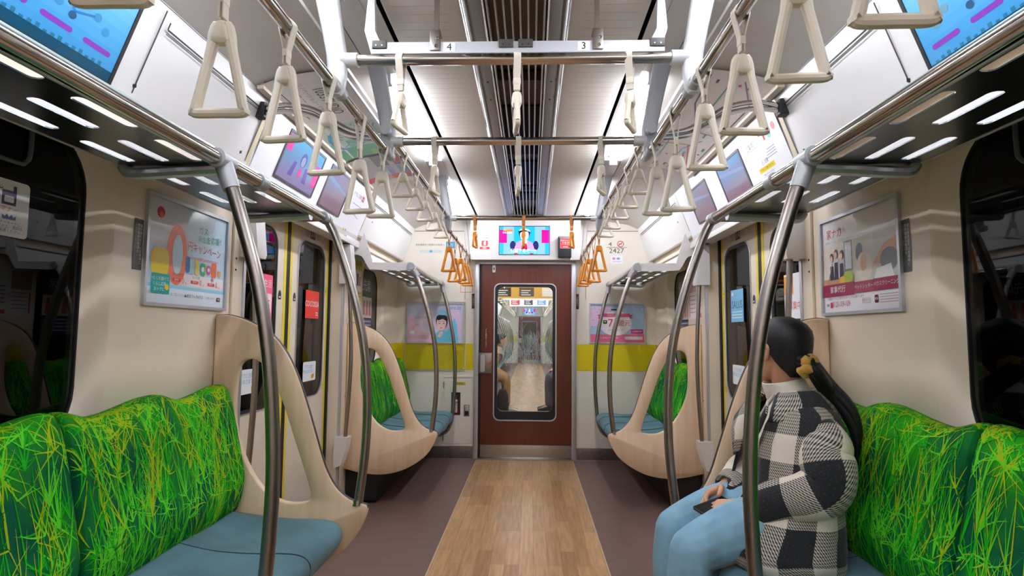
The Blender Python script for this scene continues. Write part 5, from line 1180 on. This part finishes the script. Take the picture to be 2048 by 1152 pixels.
# ------------------------------------------------------------------ people
SKIN = P('skin', (206, 150, 118), 0.5, noise=0.05, nscale=30)
SKIN.node_tree.nodes['Principled BSDF'].inputs['Subsurface Weight'].default_value = 0.08
SKIN.node_tree.nodes['Principled BSDF'].inputs['Subsurface Radius'].default_value = (0.02, 0.008, 0.004)
LIPS = P('lips', (186, 96, 90), 0.45); EYEW = P('eye_white', (232, 228, 222), 0.2); EYED = P('eye_dark', (30, 22, 20), 0.1)
HAIR = P('black_hair', (22, 20, 24), 0.5, bump=0.7, bscale=90, stretch=(3, 3, 0.5), spec=0.4)
def remeshed(q, name, parent, mat, voxel, smooth=4):
    o = q.build(name, None, recalc=False); m = o.modifiers.new('Remesh', 'REMESH'); m.mode = 'VOXEL'; m.voxel_size = voxel; m.use_smooth_shade = True
    if smooth: k = o.modifiers.new('Smooth', 'SMOOTH'); k.iterations = smooth; k.factor = 0.5
    me = bpy.data.meshes.new_from_object(o.evaluated_get(bpy.context.evaluated_depsgraph_get()))
    old = o.data; o.modifiers.clear(); o.data = me; bpy.data.meshes.remove(old); me.name = name
    me.materials.clear(); me.materials.append(mat); me.polygons.foreach_set('material_index', [0] * len(me.polygons)); me.polygons.foreach_set('use_smooth', [True] * len(me.polygons))
    o.parent = parent
    return o
def ease(path, r, n=5):
    p = smooth_path(path, n); rr = []
    for i in range(len(r) - 1): rr += [r[i] + (r[i + 1] - r[i]) * k / n for k in range(n)]
    return p, rr + [r[-1]]
def limb(q, path, r, n=14):
    p, rr = ease(path, r); q.tube(p, rr, SKIN, n)
    q.ball(p[0], rr[0], SKIN, n); q.ball(p[-1], rr[-1], SKIN, n)
def hand(q, w, d, pn, th, curl=0.7, spread=1.0):
    """w wrist, d the way the hand points, pn out of the palm, th towards the thumb."""
    w = Vector(w); d = Vector(d).normalized(); pn = (Vector(pn) - d * Vector(pn).dot(d)).normalized(); th = (Vector(th) - d * Vector(th).dot(d)); th = (th - pn * th.dot(pn)).normalized()
    rings = []
    for t, hw, hd in ((-0.015, .025, .019), (0.0, .026, .018), (0.03, .034, .015), (0.06, .040, .014), (0.082, .040, .012), (0.09, .036, .009)):
        c = w + d * t; rings.append([c + th * a + pn * b for a, b in rr2(-hw, -hd, hw, hd, hd * 0.95, 4)])
    q.loft(rings, SKIN)
    for k, (off, ln, r) in enumerate(((.0305, .070, .0083), (.0105, .078, .0086), (-.0095, .073, .0083), (-.0285, .057, .0074))):
        p = w + d * 0.078 + th * off; a = 0.0; pts = [p]; dd = d + th * (off * 1.6 * spread); dd.normalize()
        for j, (f, c) in enumerate(((.45, .45), (.31, .65), (.24, .45))):
            a += c * curl * (1 + 0.08 * k); p = p + (dd * cos(a) + pn * sin(a)) * ln * f; pts.append(p)
        pp, rr = ease(pts, [r * 1.05, r, r * .92, r * .78], 3); q.tube(pp, rr, SKIN, 9); q.ball(pp[-1], r * .8, SKIN, 8)
        q.ball(pts[0], r * 1.12, SKIN, 8); q.ball(pts[1], r * 1.03, SKIN, 8)
    b = w + d * .022 + th * .026; pts = [b, b + (d * .55 + th * .75 + pn * .30).normalized() * .036]; pts.append(pts[-1] + (d * .85 + th * .25 + pn * .45).normalized() * .030); pts.append(pts[-1] + (d * .9 - th * .05 + pn * .45).normalized() * .023)
    pp, rr = ease(pts, [.013, .0105, .0095, .0075], 3); q.tube(pp, rr, SKIN, 9); q.ball(pp[-1], .0078, SKIN, 8); q.ball(pp[0], .013, SKIN, 8)
HEADR = [(-.108, .060, .012, .014), (-.100, .055, .026, .028), (-.085, .045, .042, .040), (-.065, .030, .062, .050), (-.045, .018, .075, .056), (-.02, .008, .087, .063), (0, .003, .092, .067), (.03, 0, .095, .070), (.055, -.003, .093, .070), (.08, -.006, .080, .062), (.098, -.01, .056, .045), (.108, -.01, .028, .022)]
def person(px, py, s, label, turn, cl, voxel, lean=0.0, knees=0.42, hand_fw=0.28, tilt=0.0, group=None):
    t = thing('person', (px, py, 0), label, 'person', group, rz=pi if s > 0 else 0.0)
    H = Vector((0.022 + lean * 1.0, 0, 1.145 - lean * 0.25)); N0 = Vector((0.0 + lean * .8, 0, 1.0 - lean * .15))
    Rm = Matrix.Rotation(-turn, 4, 'Z') @ Matrix.Rotation(tilt, 4, 'Y')
    hp = lambda x, y, z: H + (Rm @ Vector((x, y, z)))
    L = lambda x, z: x + lean * max(0, (z - .55) / .45) * .8
    q = MB()
    # trunk, neck, head
    rings = []
    for z, x, a, w in ((.50, .0, .10, .16), (.58, -.01, .115, .175), (.68, -.02, .095, .135), (.78, -.025, .10, .14), (.86, -.03, .10, .150), (.91, -.03, .085, .155), (.955, -.02, .055, .10)): rings.append([(L(x, z) + a * cos(2 * pi * k / 24), w * sin(2 * pi * k / 24), z) for k in range(24)])
    q.loft(rings, SKIN)
    limb(q, [N0 + Vector((-.02, 0, -.05)), N0 + Vector((.0, 0, .03)), hp(-.02, 0, -.055), hp(-.015, 0, -.02)], [.060, .052, .050, .052])
    q.loft([[hp(cx_ + a * cos(2 * pi * k / 28), w * sin(2 * pi * k / 28), z) for k in range(28)] for z, cx_, a, w in HEADR], SKIN)
    pn_, rn_ = ease([hp(.088, 0, .018), hp(.098, 0, -.004), hp(.1065, 0, -.024), hp(.096, 0, -.034)], [.006, .007, .0095, .008], 3); q.tube(pn_, rn_, SKIN, 10)
    for y in (-.011, .011): q.ball(hp(.097, y, -.030), .0085, SKIN, 8)
    q.tube([hp(.072, -.022, -.057), hp(.089, -.010, -.053), hp(.093, 0, -.0545), hp(.089, .010, -.053), hp(.072, .022, -.057)], [.004, .006, .0065, .006, .004], SKIN, 8)
    q.tube([hp(.072, -.020, -.060), hp(.087, -.008, -.066), hp(.087, .008, -.066), hp(.072, .020, -.060)], [.004, .0065, .0065, .004], SKIN, 8)
    q.ball(hp(.075, 0, -.092), .017, SKIN, 10)
    for y in (-1, 1):
        q.tube([hp(.072, y * .052, .022), hp(.089, y * .034, .030), hp(.092, y * .014, .024)], [.006, .008, .006], SKIN, 8)
        q.ball(hp(.070, y * .043, -.026), .018, SKIN, 10)
        ear = [hp(.004, y * .066, .022), hp(-.010, y * .078, .027), hp(-.021, y * .081, .014), hp(-.018, y * .079, -.006), hp(-.006, y * .072, -.024), hp(.002, y * .067, -.028)]
        pe, re_ = ease(ear, [.005, .0062, .0066, .006, .0075, .006], 3); q.tube(pe, re_, SKIN, 8); q.ball(hp(-.006, y * .068, .002), .013, SKIN, 8, (1, .5, 1.6))
    # arms, legs
    z_sh = .918 - lean * .12
    for y in (-1, 1):
        sh = Vector((L(-.03, .95), y * .165, z_sh)); el = Vector((L(.0, .74) - .01, y * .225, .745 - lean * .1)); wr = Vector((hand_fw - .085, y * .105, .640))
        limb(q, [sh + Vector((0, 0, -.025)), (sh + el) / 2, el], [.044, .042, .036]); limb(q, [el, (el + wr) / 2, wr], [.038, .034, .025])
        hand(q, wr, (0.80, -y * .52, -.16), (0.15, -y * .5, -.9) if y > 0 else (-.1, -y * .75, -.6), (.25, -y * .6, .55), .85 if y > 0 else .7)
        hipj = Vector((0.0, y * .09, .555)); kn = Vector((knees, y * .105, .49)); an = Vector((knees + .0, y * .105, .09))
        limb(q, [hipj, (hipj + kn) / 2 + Vector((0, 0, .01)), kn], [.080, .066, .052]); limb(q, [kn, kn + Vector((.02, 0, -.16)), an], [.056, .052, .036]); limb(q, [an, an + Vector((.09, y * .01, -.05)), an + Vector((.15, y * .02, -.065))], [.036, .030, .020])
    body = remeshed(q, 'body', t, SKIN, voxel)
    for y in (-1, 1):
        q = MB(); q.ball(hp(.0795, y * .031, .006), .0125, EYEW, 12); q.ball(hp(.0875, y * .0312, .006), .0062, EYED, 10); q.build('eye', t)
        q = MB(); q.tube([hp(.074, y * .048, .026), hp(.090, y * .034, .034), hp(.095, y * .016, .031)], [.002, .0035, .003], HAIR, 6); q.build('eyebrow', t)
    # hair
    q = MB(); rings = []
    hl = cl.get('hairline', [(-.075, -.075), (-.05, -.055), (-.02, -.034), (.005, -.020), (.03, .012), (.06, .060), (.085, .085), (.2, .2)])
    def hx(z):
        for (z0, x0), (z1, x1) in zip(hl, hl[1:]):
            if z <= z1: return x0 + (x1 - x0) * max(0, (z - z0) / (z1 - z0))
        return 1
    for z, cx_, a, w in [(-.085, -.052, .020, .040), (-.07, -.050, .036, .052), (-.055, -.038, .054, .062), (-.035, -.020, .080, .070), (-.012, -.010, .097, .077), (.015, -.006, .106, .082), (.045, -.005, .109, .084), (.07, -.007, .103, .079), (.092, -.010, .083, .064), (.108, -.012, .056, .044), (.119, -.013, .026, .020)]:
        ring = []
        for k in range(48):
            th = 2 * pi * k / 48; rip = 1 + .012 * sin(th * 11 + z * 60) + .008 * sin(th * 23 - z * 90)
            x = cx_ + a * cos(th) * rip; ring.append(hp(min(x, hx(z) + .004 * sin(k * 1.7)), w * sin(th) * rip, z))
        rings.append(ring)
    q.loft(rings, cl['hair']); hr = q.build('hair', t, sharp=80)
    if cl.get('ponytail'):
        q = MB()
        a0 = hp(-.098, .0, -.038); pts = [a0 + Vector((.02, 0, .01)), a0 + (Rm @ Vector((-.03, .0, -.012))), Vector((-.100, .070, 1.02)), Vector((-.142, .100, .955)), Vector((-.163, .112, .88)), Vector((-.160, .110, .81))]
        for k in range(11):
            an_ = 2 * pi * k / 11; off = Vector((.0, cos(an_), sin(an_))) * (.017 if k else 0); pp = [p + off * (1.0 if 0 < i < 4 else .45) + Vector((.004 * sin(i + k), .004 * cos(i * 2 + k), -.012 * (k % 3) * (i == 5))) for i, p in enumerate(pts)]
            p2, r2 = ease(pp, [.014, .015, .019, .019, .015, .003], 5); q.tube(p2, r2, cl['hair'], 9)
        q.build('ponytail', t, sharp=80)
        q = MB(); c = hp(-.112, 0, -.046); ax = (pts[1] - pts[0]).normalized(); u = ax.cross(Vector((0, 0, 1))).normalized(); v_ = ax.cross(u); loop_ = []; rad = []
        for k in range(48):
            th = 2 * pi * k / 48; loop_.append(c + (u * cos(th) + v_ * sin(th)) * (.026 + .004 * sin(th * 7)) + ax * .006 * sin(th * 5 + 1)); rad.append(.0165 + .004 * sin(th * 9) + .002 * sin(th * 17))
        q.tube(loop_, rad, P('mustard_scrunchie', (206, 158, 62), .8, sheen=.3), 12, loop=True); q.build('scrunchie', t, sharp=60)
    # trousers
    q = MB()
    q.loft([[(x + a * cos(2 * pi * k / 24), w * sin(2 * pi * k / 24), z) for k in range(24)] for z, x, a, w in ((.487, .02, .11, .175), (.55, .0, .128, .19), (.63, -.01, .125, .18), (.70, -.015, .11, .15))], SKIN)
    for y in (-1, 1):
        limb(q, [(.0, y * .092, .572), (knees * .5, y * .10, .580), (knees - .01, y * .107, .508)], [.100, .093, .074]); limb(q, [(knees, y * .107, .502), (knees + .012, y * .108, .40), (knees + .01, y * .108, .26), (knees + .005, y * .108, .12)], [.071, .070, .068, .072])
        for k in range(3): limb(q, [(knees - .05 + .014 * k, y * .107 - .06, .50 - .02 * k), (knees - .045 + .014 * k, y * .107, .455 - .02 * k), (knees - .05 + .014 * k, y * .107 + .06, .50 - .02 * k)], [.006, .016, .006], 8)
    remeshed(q, 'trousers', t, cl['trousers'], max(voxel, .006), 5)
    for y in (-1, 1):
        q = MB(); rings = []
        for x, w, h in ((-.06, .025, .05), (-.05, .033, .075), (-.01, .038, .085), (.05, .040, .07), (.12, .044, .052), (.17, .040, .040), (.195, .022, .026)): rings.append([(knees + x, y * .108 + a, b) for a, b in rr2(-w, 0.002, w, h, min(w, h) * .48, 4)])
        q.loft(rings, cl['shoe']); q.build('shoe', t)
    # jumper: trunk and neck
    q = MB(); rings = []
    for z, b, f, w in ((.56, -.10, .13, .17), (.66, -.115, .125, .155), (.78, -.125, .115, .155), (.86, -.130, .105, .160), (.915, -.115, .085, .160), (.955, -.085, .070, .11), (.98, -.07, .066, .078)): rings.append([(L((b + f) / 2, z) + (f - b) / 2 * cos(2 * pi * k / 30), w * sin(2 * pi * k / 30), z - lean * .12) for k in range(30)])
    for zz, r in ((.990, .066), (1.005, .064), (1.035, .061), (1.047, .062), (1.045, .067), (1.015, .071), (.993, .074), (.987, .070)):
        dx = .00 + lean * .85 + (zz - 1.0) * .45; rings.append([(dx + r * cos(2 * pi * k / 30) * (1 + .012 * (k % 2)), r * .98 * sin(2 * pi * k / 30) * (1 + .012 * (k % 2)), zz - lean * .2 + .014 * -cos(2 * pi * k / 30)) for k in range(30)])
    q.loft(rings, cl['jumper'], caps=False); q.build('turtleneck', t, sharp=70)
    # coat: open front, flaring over the seat and the thighs
    coat = cl['coat']; q = MB(); rings = []; K = 44
    CO = [(.487, -.125, .285, .285, .55), (.53, -.135, .290, .275, .52), (.60, -.135, .225, .25, .48), (.68, -.130, .180, .232, .46), (.77, -.138, .160, .224, .42), (.85, -.145, .142, .224, .38), (.905, -.142, .122, .215, .40), (.945, -.126, .100, .184, .46), (.974, -.100, .086, .135, .52), (.995, -.078, .078, .088, .60)]
    for zi, (z, b, f, w, g) in enumerate(CO):
        ring = []
        for k in range(K + 1):
            th = g + (2 * pi - 2 * g) * k / K
            fold = 1 + (.022 * sin(th * 6 + z * 14) + .014 * sin(th * 11 - z * 9)) * max(0, min(1, (.95 - z) / .25))
            x = (b + f) / 2 + (f - b) / 2 * cos(th) * (fold if cos(th) > -.5 else 1); y = w * sin(th) * fold
            ring.append((L(x, z), y, z - lean * .12 + (.012 * sin(th * 5) if zi == 0 else 0)))
        rings.append(ring)
    us = [(-.5 + k / K) * 1.14 for k in range(K + 1)]
    q.loft(rings, coat, closed=False, caps=False, uvs=lambda i, j: (us[j] + 3, CO[i][0] + 3))
    # sleeves
    for y in (-1, 1):
        sh = Vector((L(-.03, .95) + .005, y * .150, z_sh + .005)); el = Vector((L(.0, .74) - .005, y * .232, .742 - lean * .1)); wr = Vector((hand_fw - .100, y * .110, .642))
        pp, rr = ease([sh + Vector((0, -y * .05, -.01)), sh + Vector((-.004, y * .040, -.058)), (sh + el) / 2 + Vector((0, y * .018, 0)), el, (el * .5 + wr * .5) + Vector((0, 0, -.006)), wr + Vector((-.02, y * .004, 0)), wr], [.052, .064, .074, .073, .067, .058, .052], 7)
        n = 28; R_ = len(pp); ringsS = []; up = None; dist = [0.0]
        for i in range(R_):
            a = pp[max(i - 1, 0)]; b = pp[min(i + 1, R_ - 1)]; tt = (b - a).normalized()
            if i: dist.append(dist[-1] + (pp[i] - pp[i - 1]).length)
            if up is None: up = Vector((1, 0, 0))
            u = (up - tt * up.dot(tt)).normalized(); v_ = tt.cross(u); up = u
            wr_ = [1 + .05 * sin(i * .9 + 2.2 * sin(2 * pi * k / n)) * (0.35 + .65 * math.exp(-((i / R_ - .52) / .16) ** 2)) for k in range(n)]
            ringsS.append([pp[i] + (u * cos(2 * pi * k / n) + v_ * sin(2 * pi * k / n)) * rr[i] * wr_[k] for k in range(n)])
        ringsS.append([wr + (p - wr) * .86 for p in ringsS[-1]]); dist.append(dist[-1] + .004); ringsS.append([wr + (p - wr) * .84 - (pp[-1] - pp[-3]).normalized() * .03 for p in ringsS[-1]]); dist.append(dist[-1] + .03)
        cf = [wr + (p - wr) * 1.03 for p in ringsS[-3]]; dq = (pp[-1] - pp[-3]).normalized(); q.loft([[p - dq * .030 for p in cf], cf, [wr + (p - wr) * .9 + dq * .004 for p in cf]], P('dark_cuff', (44, 44, 50), .9), True, False, uvs=lambda i, j: (0, 0))
        q.loft(ringsS, coat, True, False, uvs=lambda i, j: (j * .42 / n + .02 + 3 + (.05 if y < 0 else 0), 3.97 - dist[i] + (.085 if y < 0 else 0)))
    # collar and lapels
    cr = []
    for rad_, zz in ((.078, 1.000), (.085, 1.015), (.106, 1.005), (.143, .968), (.168, .928)):
        ring = []
        for k in range(29):
            th = .62 + (2 * pi - 1.24) * k / 28; e = min(1, min(k, 28 - k) / 6)
            x = .0 + rad_ * (.92 if cos(th) < 0 else .80) * cos(th); y = rad_ * 1.02 * sin(th); ring.append((L(x, 1.0), y, zz - lean * .15 - (.012 * max(0, cos(th)))))
        cr.append(ring)
    q.loft(cr, coat, closed=False, caps=False, uvs=lambda i, j: (3.03 + j * .022, 3.30 + i * .024))
    for y in (-1, 1):
        lp = [[(L(.070, 1.0), y * .052, 1.000), (L(.118, .96), y * .105, .945)], [(L(.098, .97), y * .050, .955), (L(.142, .93), y * .118, .905)], [(L(.128, .90), y * .054, .88), (L(.160, .88), y * .106, .855)], [(L(.152, .8), y * .060, .79), (L(.165, .79), y * .072, .775)]]
        lp = [[Vector(p) + Vector((0, 0, -lean * .12)) for p in r] for r in lp]
        lr = [[r[0], (r[0] + r[1]) / 2 + Vector((.010, 0, .004)), r[1]] for r in lp]
        q.loft(lr, coat, closed=False, caps=False, uvs=lambda i, j: (3.26 + j * .04, 3.62 - i * .075))
    o = q.build('coat', t, sharp=75, recalc=False)
    m = o.modifiers.new('Solidify', 'SOLIDIFY'); m.thickness = .009; m.offset = 0.0
    return t
DENIM = P('light_denim', (136, 178, 202), .85, noise=.14, nscale=14, bump=.25, bscale=600)
KNIT = P('cream_knit', (232, 222, 206), .9, bump=.5, bscale=260, sheen=.3)
COATM = coat_mat()
woman = person(0.950, 2.06, 1, 'woman in a black and cream checked coat and light jeans, head turned away', radians(66),
               dict(hair=HAIR, trousers=DENIM, shoe=P('white_shoe', (220, 218, 214), .6), jumper=KNIT, coat=COATM, ponytail=True), .0036, hand_fw=.29, knees=.37)
t = thing('phone', (0.675, 2.03, 0.625), 'black phone held in the seated woman\'s hands', 'phone', rz=0.35); t.rotation_euler = (0.12, -0.22, 0.35)
q = MB(); q.prism(rr2(-.062, -.031, .062, .031, .008), [], lambda a, b, d: (a, b, d), -.004, .004, P('phone_case', (24, 24, 28), .35)); q.build('case', t)
q = MB(); q.prism(rr2(-.058, -.028, .058, .028, .006), [], lambda a, b, d: (a, b, d), .0041, .0046, P('phone_glass', (12, 12, 16), .06)); q.build('screen', t)
# ------------------------------------------------------------------ the next car, seen through the gangway door
Y0, Y1 = 6.45, 23.6
q = MB(); q.box(-.6, .6, YE + .06, Y0, -.03, .0, KICK); struct(q.build('floor_gangway'), 'steel gangway floor between the two cars')
q = MB()
for s in (-1, 1): q.box(s * .52, s * .62, YE + .06, Y0, 0, 2.0, P('gangway_bellows', (88, 88, 92), .7), 0); 
q.box(-.62, .62, YE + .06, Y0, 2.0, 2.05, P('gangway_bellows', (88, 88, 92), .7)); struct(q.build('trim_4'), 'grey gangway bellows between the cars')
q = MB(); q.box(-1.3, -.46, Y0, Y1, -.03, 0, FLOOR); q.box(.46, 1.3, Y0, Y1, -.03, 0, FLOOR); q.box(-.46, .46, Y0, Y1, -.03, 0, OAK); struct(q.build('floor_beyond'), 'oak aisle floor of the next car')
for s in (-1, 1):
    q = MB(); q.box(s * 1.25, s * 1.32, Y0, Y1, 0, 2.2, CREAM); extrude_profile(q, [(s * 1.22, 1.80), (s * 1.08, 2.25)], Y0, Y1, WHITE); struct(q.build('wall_beyond_' + ('left' if s < 0 else 'right')), 'side wall of the next car ' + SIDE[s])
q = MB(); q.box(-1.3, 1.3, Y0, Y1, 2.34, 2.38, CEIL); struct(q.build('ceiling_beyond'), 'pale ceiling of the next car')
q = MB(); q.prism([(-1.3, 0), (-.42, 0), (-.42, 1.9), (.42, 1.9), (.42, 0), (1.3, 0), (1.3, 2.4), (-1.3, 2.4)], [], lambda a, b, d: (a, d, b), Y0 - .04, Y0, ENDW); struct(q.build('wall_beyond_near'), 'end wall of the next car around the gangway')
def shift(o, dy):
    c = copy_tree(o); c.location.y += dy; return c
kinds = {}
for o in list(bpy.data.objects):
    if o.parent is None: kinds.setdefault(o.name.split('.')[0], []).append(o)
DY = Y1 - YE
for nm in ('wall_end', 'trim_3', 'door_1'):
    c = shift(bpy.data.objects[nm], DY); c['label'] = {'wall_end': 'far end wall of the next car with its yellow band', 'trim_3': 'white box panel over the far gangway door of the next car', 'door_1': 'mahogany gangway door at the far end of the next car'}[nm]
c = shift(kinds['television_screen'][0], DY); c['label'] = 'tiny blue television screen at the far end of the next car'
q = MB(); q.box(-1.3, 1.3, Y1 + .2, Y1 + 9, -.03, 0, OAK); struct(q.build('floor_third'), 'floor of the car beyond the next one')
q = MB(); q.box(-1.3, 1.3, Y1 + 9, Y1 + 9.1, 0, 2.4, ENDW); struct(q.build('wall_third'), 'wall of the car beyond the next one')
for s in (-1, 1):
    for i in range(5):
        a = 7.2 + 3.2 * i; t = thing('ceiling_lamp', (s * .58, a + 1.2, 2.33), '%s ceiling lamp of the next car from the gangway, %s' % (ORD[i], SIDE[s]), 'lamp', 'fluorescent tubes of the next car')
        q = MB(); q.tube([(0, -1.2, -.01), (0, 1.2, -.01)], .022, TUBE, 8); q.build('tube', t); q = MB(); q.box(-.03, .03, -1.24, -1.2, -.03, .02, CASTING); q.box(-.03, .03, 1.2, 1.24, -.03, .02, CASTING); q.build('lamp_holder', t)
t = thing('ceiling_lamp', (0, Y1 + 4, 2.33), 'lamp of the car beyond the next one', 'lamp'); q = MB(); q.tube([(0, -2, 0), (0, 2, 0)], .022, TUBE, 8); q.build('tube', t)
benches = kinds['bench_seat']; poles = kinds['grab_pole']; parts_ = kinds['seat_partition']; straps = kinds['hand_strap']
for s in (-1, 1):
    far_b = [b for b in benches if b.location.x * s > 0 and b.location.y > 4][0]
    for i in range(9):
        c = copy_tree(far_b); c.location.y = 8.9 + 1.62 * i; c['label'] = '%s bench of the next car from the gangway, %s' % (ORD[i], SIDE[s]); c['group'] = 'benches of the next car'
    pl = [p for p in poles if p.location.x * s > 0]; p_far = min(pl, key=lambda p: abs(p.location.y - 4.11))
    for i in range(12):
        c = copy_tree(p_far); c.location.y = 9.6 + 1.12 * i; c['label'] = '%s curved pole of the next car from the gangway, %s' % (ORD[i], SIDE[s]); c['group'] = 'curved poles of the next car'
    st = [p for p in straps if p.location.x * s > 0 and 'small cream strap' in p['label']][0]
    for i in range(12):
        c = copy_tree(st); c.location.y = 11.2 + .9 * i; c['label'] = '%s strap of the next car from the gangway, %s' % (ORD[i], SIDE[s]); c['group'] = 'straps of the next car'
    t = thing('overhead_rail', (s * .54, 15, 2.026), 'overhead rail of the next car ' + SIDE[s], 'rail'); q = MB(); q.tube([(0, -8.4, 0), (0, 8.4, 0)], .0165, STEEL, 10); q.build('rail', t)
    q = MB()
    for i in range(6): q.box(-.02, .02, -8.2 + 3.2 * i, -8.15 + 3.2 * i, -.02, .32, CASTGREY)
    q.build('hanger_bracket', t)
    t = thing('luggage_rack', (s * 1.0, 15, 1.67), 'luggage rack of the next car ' + SIDE[s], 'luggage rack'); q = MB(); q.tube([(-s * .2, -8.4, 0), (-s * .2, 8.4, 0)], .019, STEEL, 10); q.build('front_rail', t); q = MB(); q.box(-s * .2, s * .25, -8.4, 8.4, .0, .004, TRAY); q.build('tray', t)
def hanging_ad(y, z0, z1, label, cols):
    t = thing('hanging_poster', (0, y, z1), label, 'poster', 'hanging posters of the next car'); q = MB(); F = Face(q, (0, y, (z0 + z1) / 2), (1, 0, 0), (0, 0, 1), .002); h = (z1 - z0) / 2
    F.rect(-.5, -h, .5, h, ink(*cols[0]), 0)
    for i, c in enumerate(cols[1:]): x = -.36 + .34 * i; F.rect(x - .1, -h * .7, x + .12, h * .75, ink(*c), 1); [F.rect(x - .07, -h * .5 + h * .36 * j, x + .07 - .03 * (j % 2), -h * .5 + h * .36 * j + h * .14, ink(236, 226, 214), 2) for j in range(3)]
    At(t).part(q, 'printed_sheet', recalc=False); q = MB(); q.box(-.52, .52, y - .002, y + .012, z1 - .01, z1 + .02, ALU); q.box(-.45, -.44, y, y + .01, z1, 2.34, ALU); q.box(.44, .45, y, y + .01, z1, 2.34, ALU); At(t).part(q, 'hanger_bar')
hanging_ad(8.6, 1.72, 1.90, 'first hanging poster of the next car, orange and dark', [(214, 160, 70), (60, 50, 46), (90, 80, 74), (226, 214, 196)])
hanging_ad(11.5, 1.86, 2.10, 'second hanging poster of the next car, pale with dark lettering', [(226, 222, 214), (120, 110, 100), (206, 60, 70), (240, 190, 60)])
hanging_ad(15.0, 1.90, 2.14, 'third hanging poster of the next car, red and white', [(236, 230, 226), (200, 40, 60), (60, 60, 80), (90, 140, 190)])
# passengers of the next car
PL = lambda n, c: P(n, c, .9, noise=.08, nscale=20)
person(-0.70, 9.15, -1, 'passenger with dark hair and tan clothes leaning over a phone, in the next car', radians(-8), dict(hair=HAIR, trousers=PL('tan_trousers', (176, 138, 98)), shoe=P('white_shoe', (220, 218, 214), .6), jumper=PL('pale_jumper', (206, 196, 184)), coat=PL('tan_coat', (190, 168, 142))), .006, lean=.27, knees=.36)
person(0.78, 9.3, 1, 'passenger in dark clothes with outstretched hands, in the next car', radians(10), dict(hair=HAIR, trousers=PL('grey_trousers', (84, 86, 96)), shoe=P('black_shoe', (28, 28, 30), .4), jumper=PL('white_shirt', (230, 230, 234)), coat=PL('dark_coat', (52, 54, 62))), .006, lean=.06, knees=.42, hand_fw=.42)
t = thing('backpack', (-0.36, 8.72, 0.0), 'black rounded bag standing on the floor of the next car', 'bag'); q = MB(); 
rings = [[(a, b, z) for a, b in rr2(-w, -d, w, d, min(w, d) * .8, 4)] for z, w, d in ((.0, .06, .10), (.02, .085, .13), (.15, .095, .14), (.28, .08, .12), (.36, .05, .08), (.38, .02, .03))]
q.loft(rings, PL('black_bag', (34, 36, 42))); q.build('bag_body', t); q = MB(); q.tube([(0, -.03, .37), (0, -.02, .43), (0, .02, .43), (0, .03, .37)], .006, BLACK, 8); q.build('handle', t); q = MB(); q.ball((.09, -.06, .2), .02, P('badge_grey', (170, 172, 176), .4), 10, (.4, 1, 1)); q.build('badge', t)
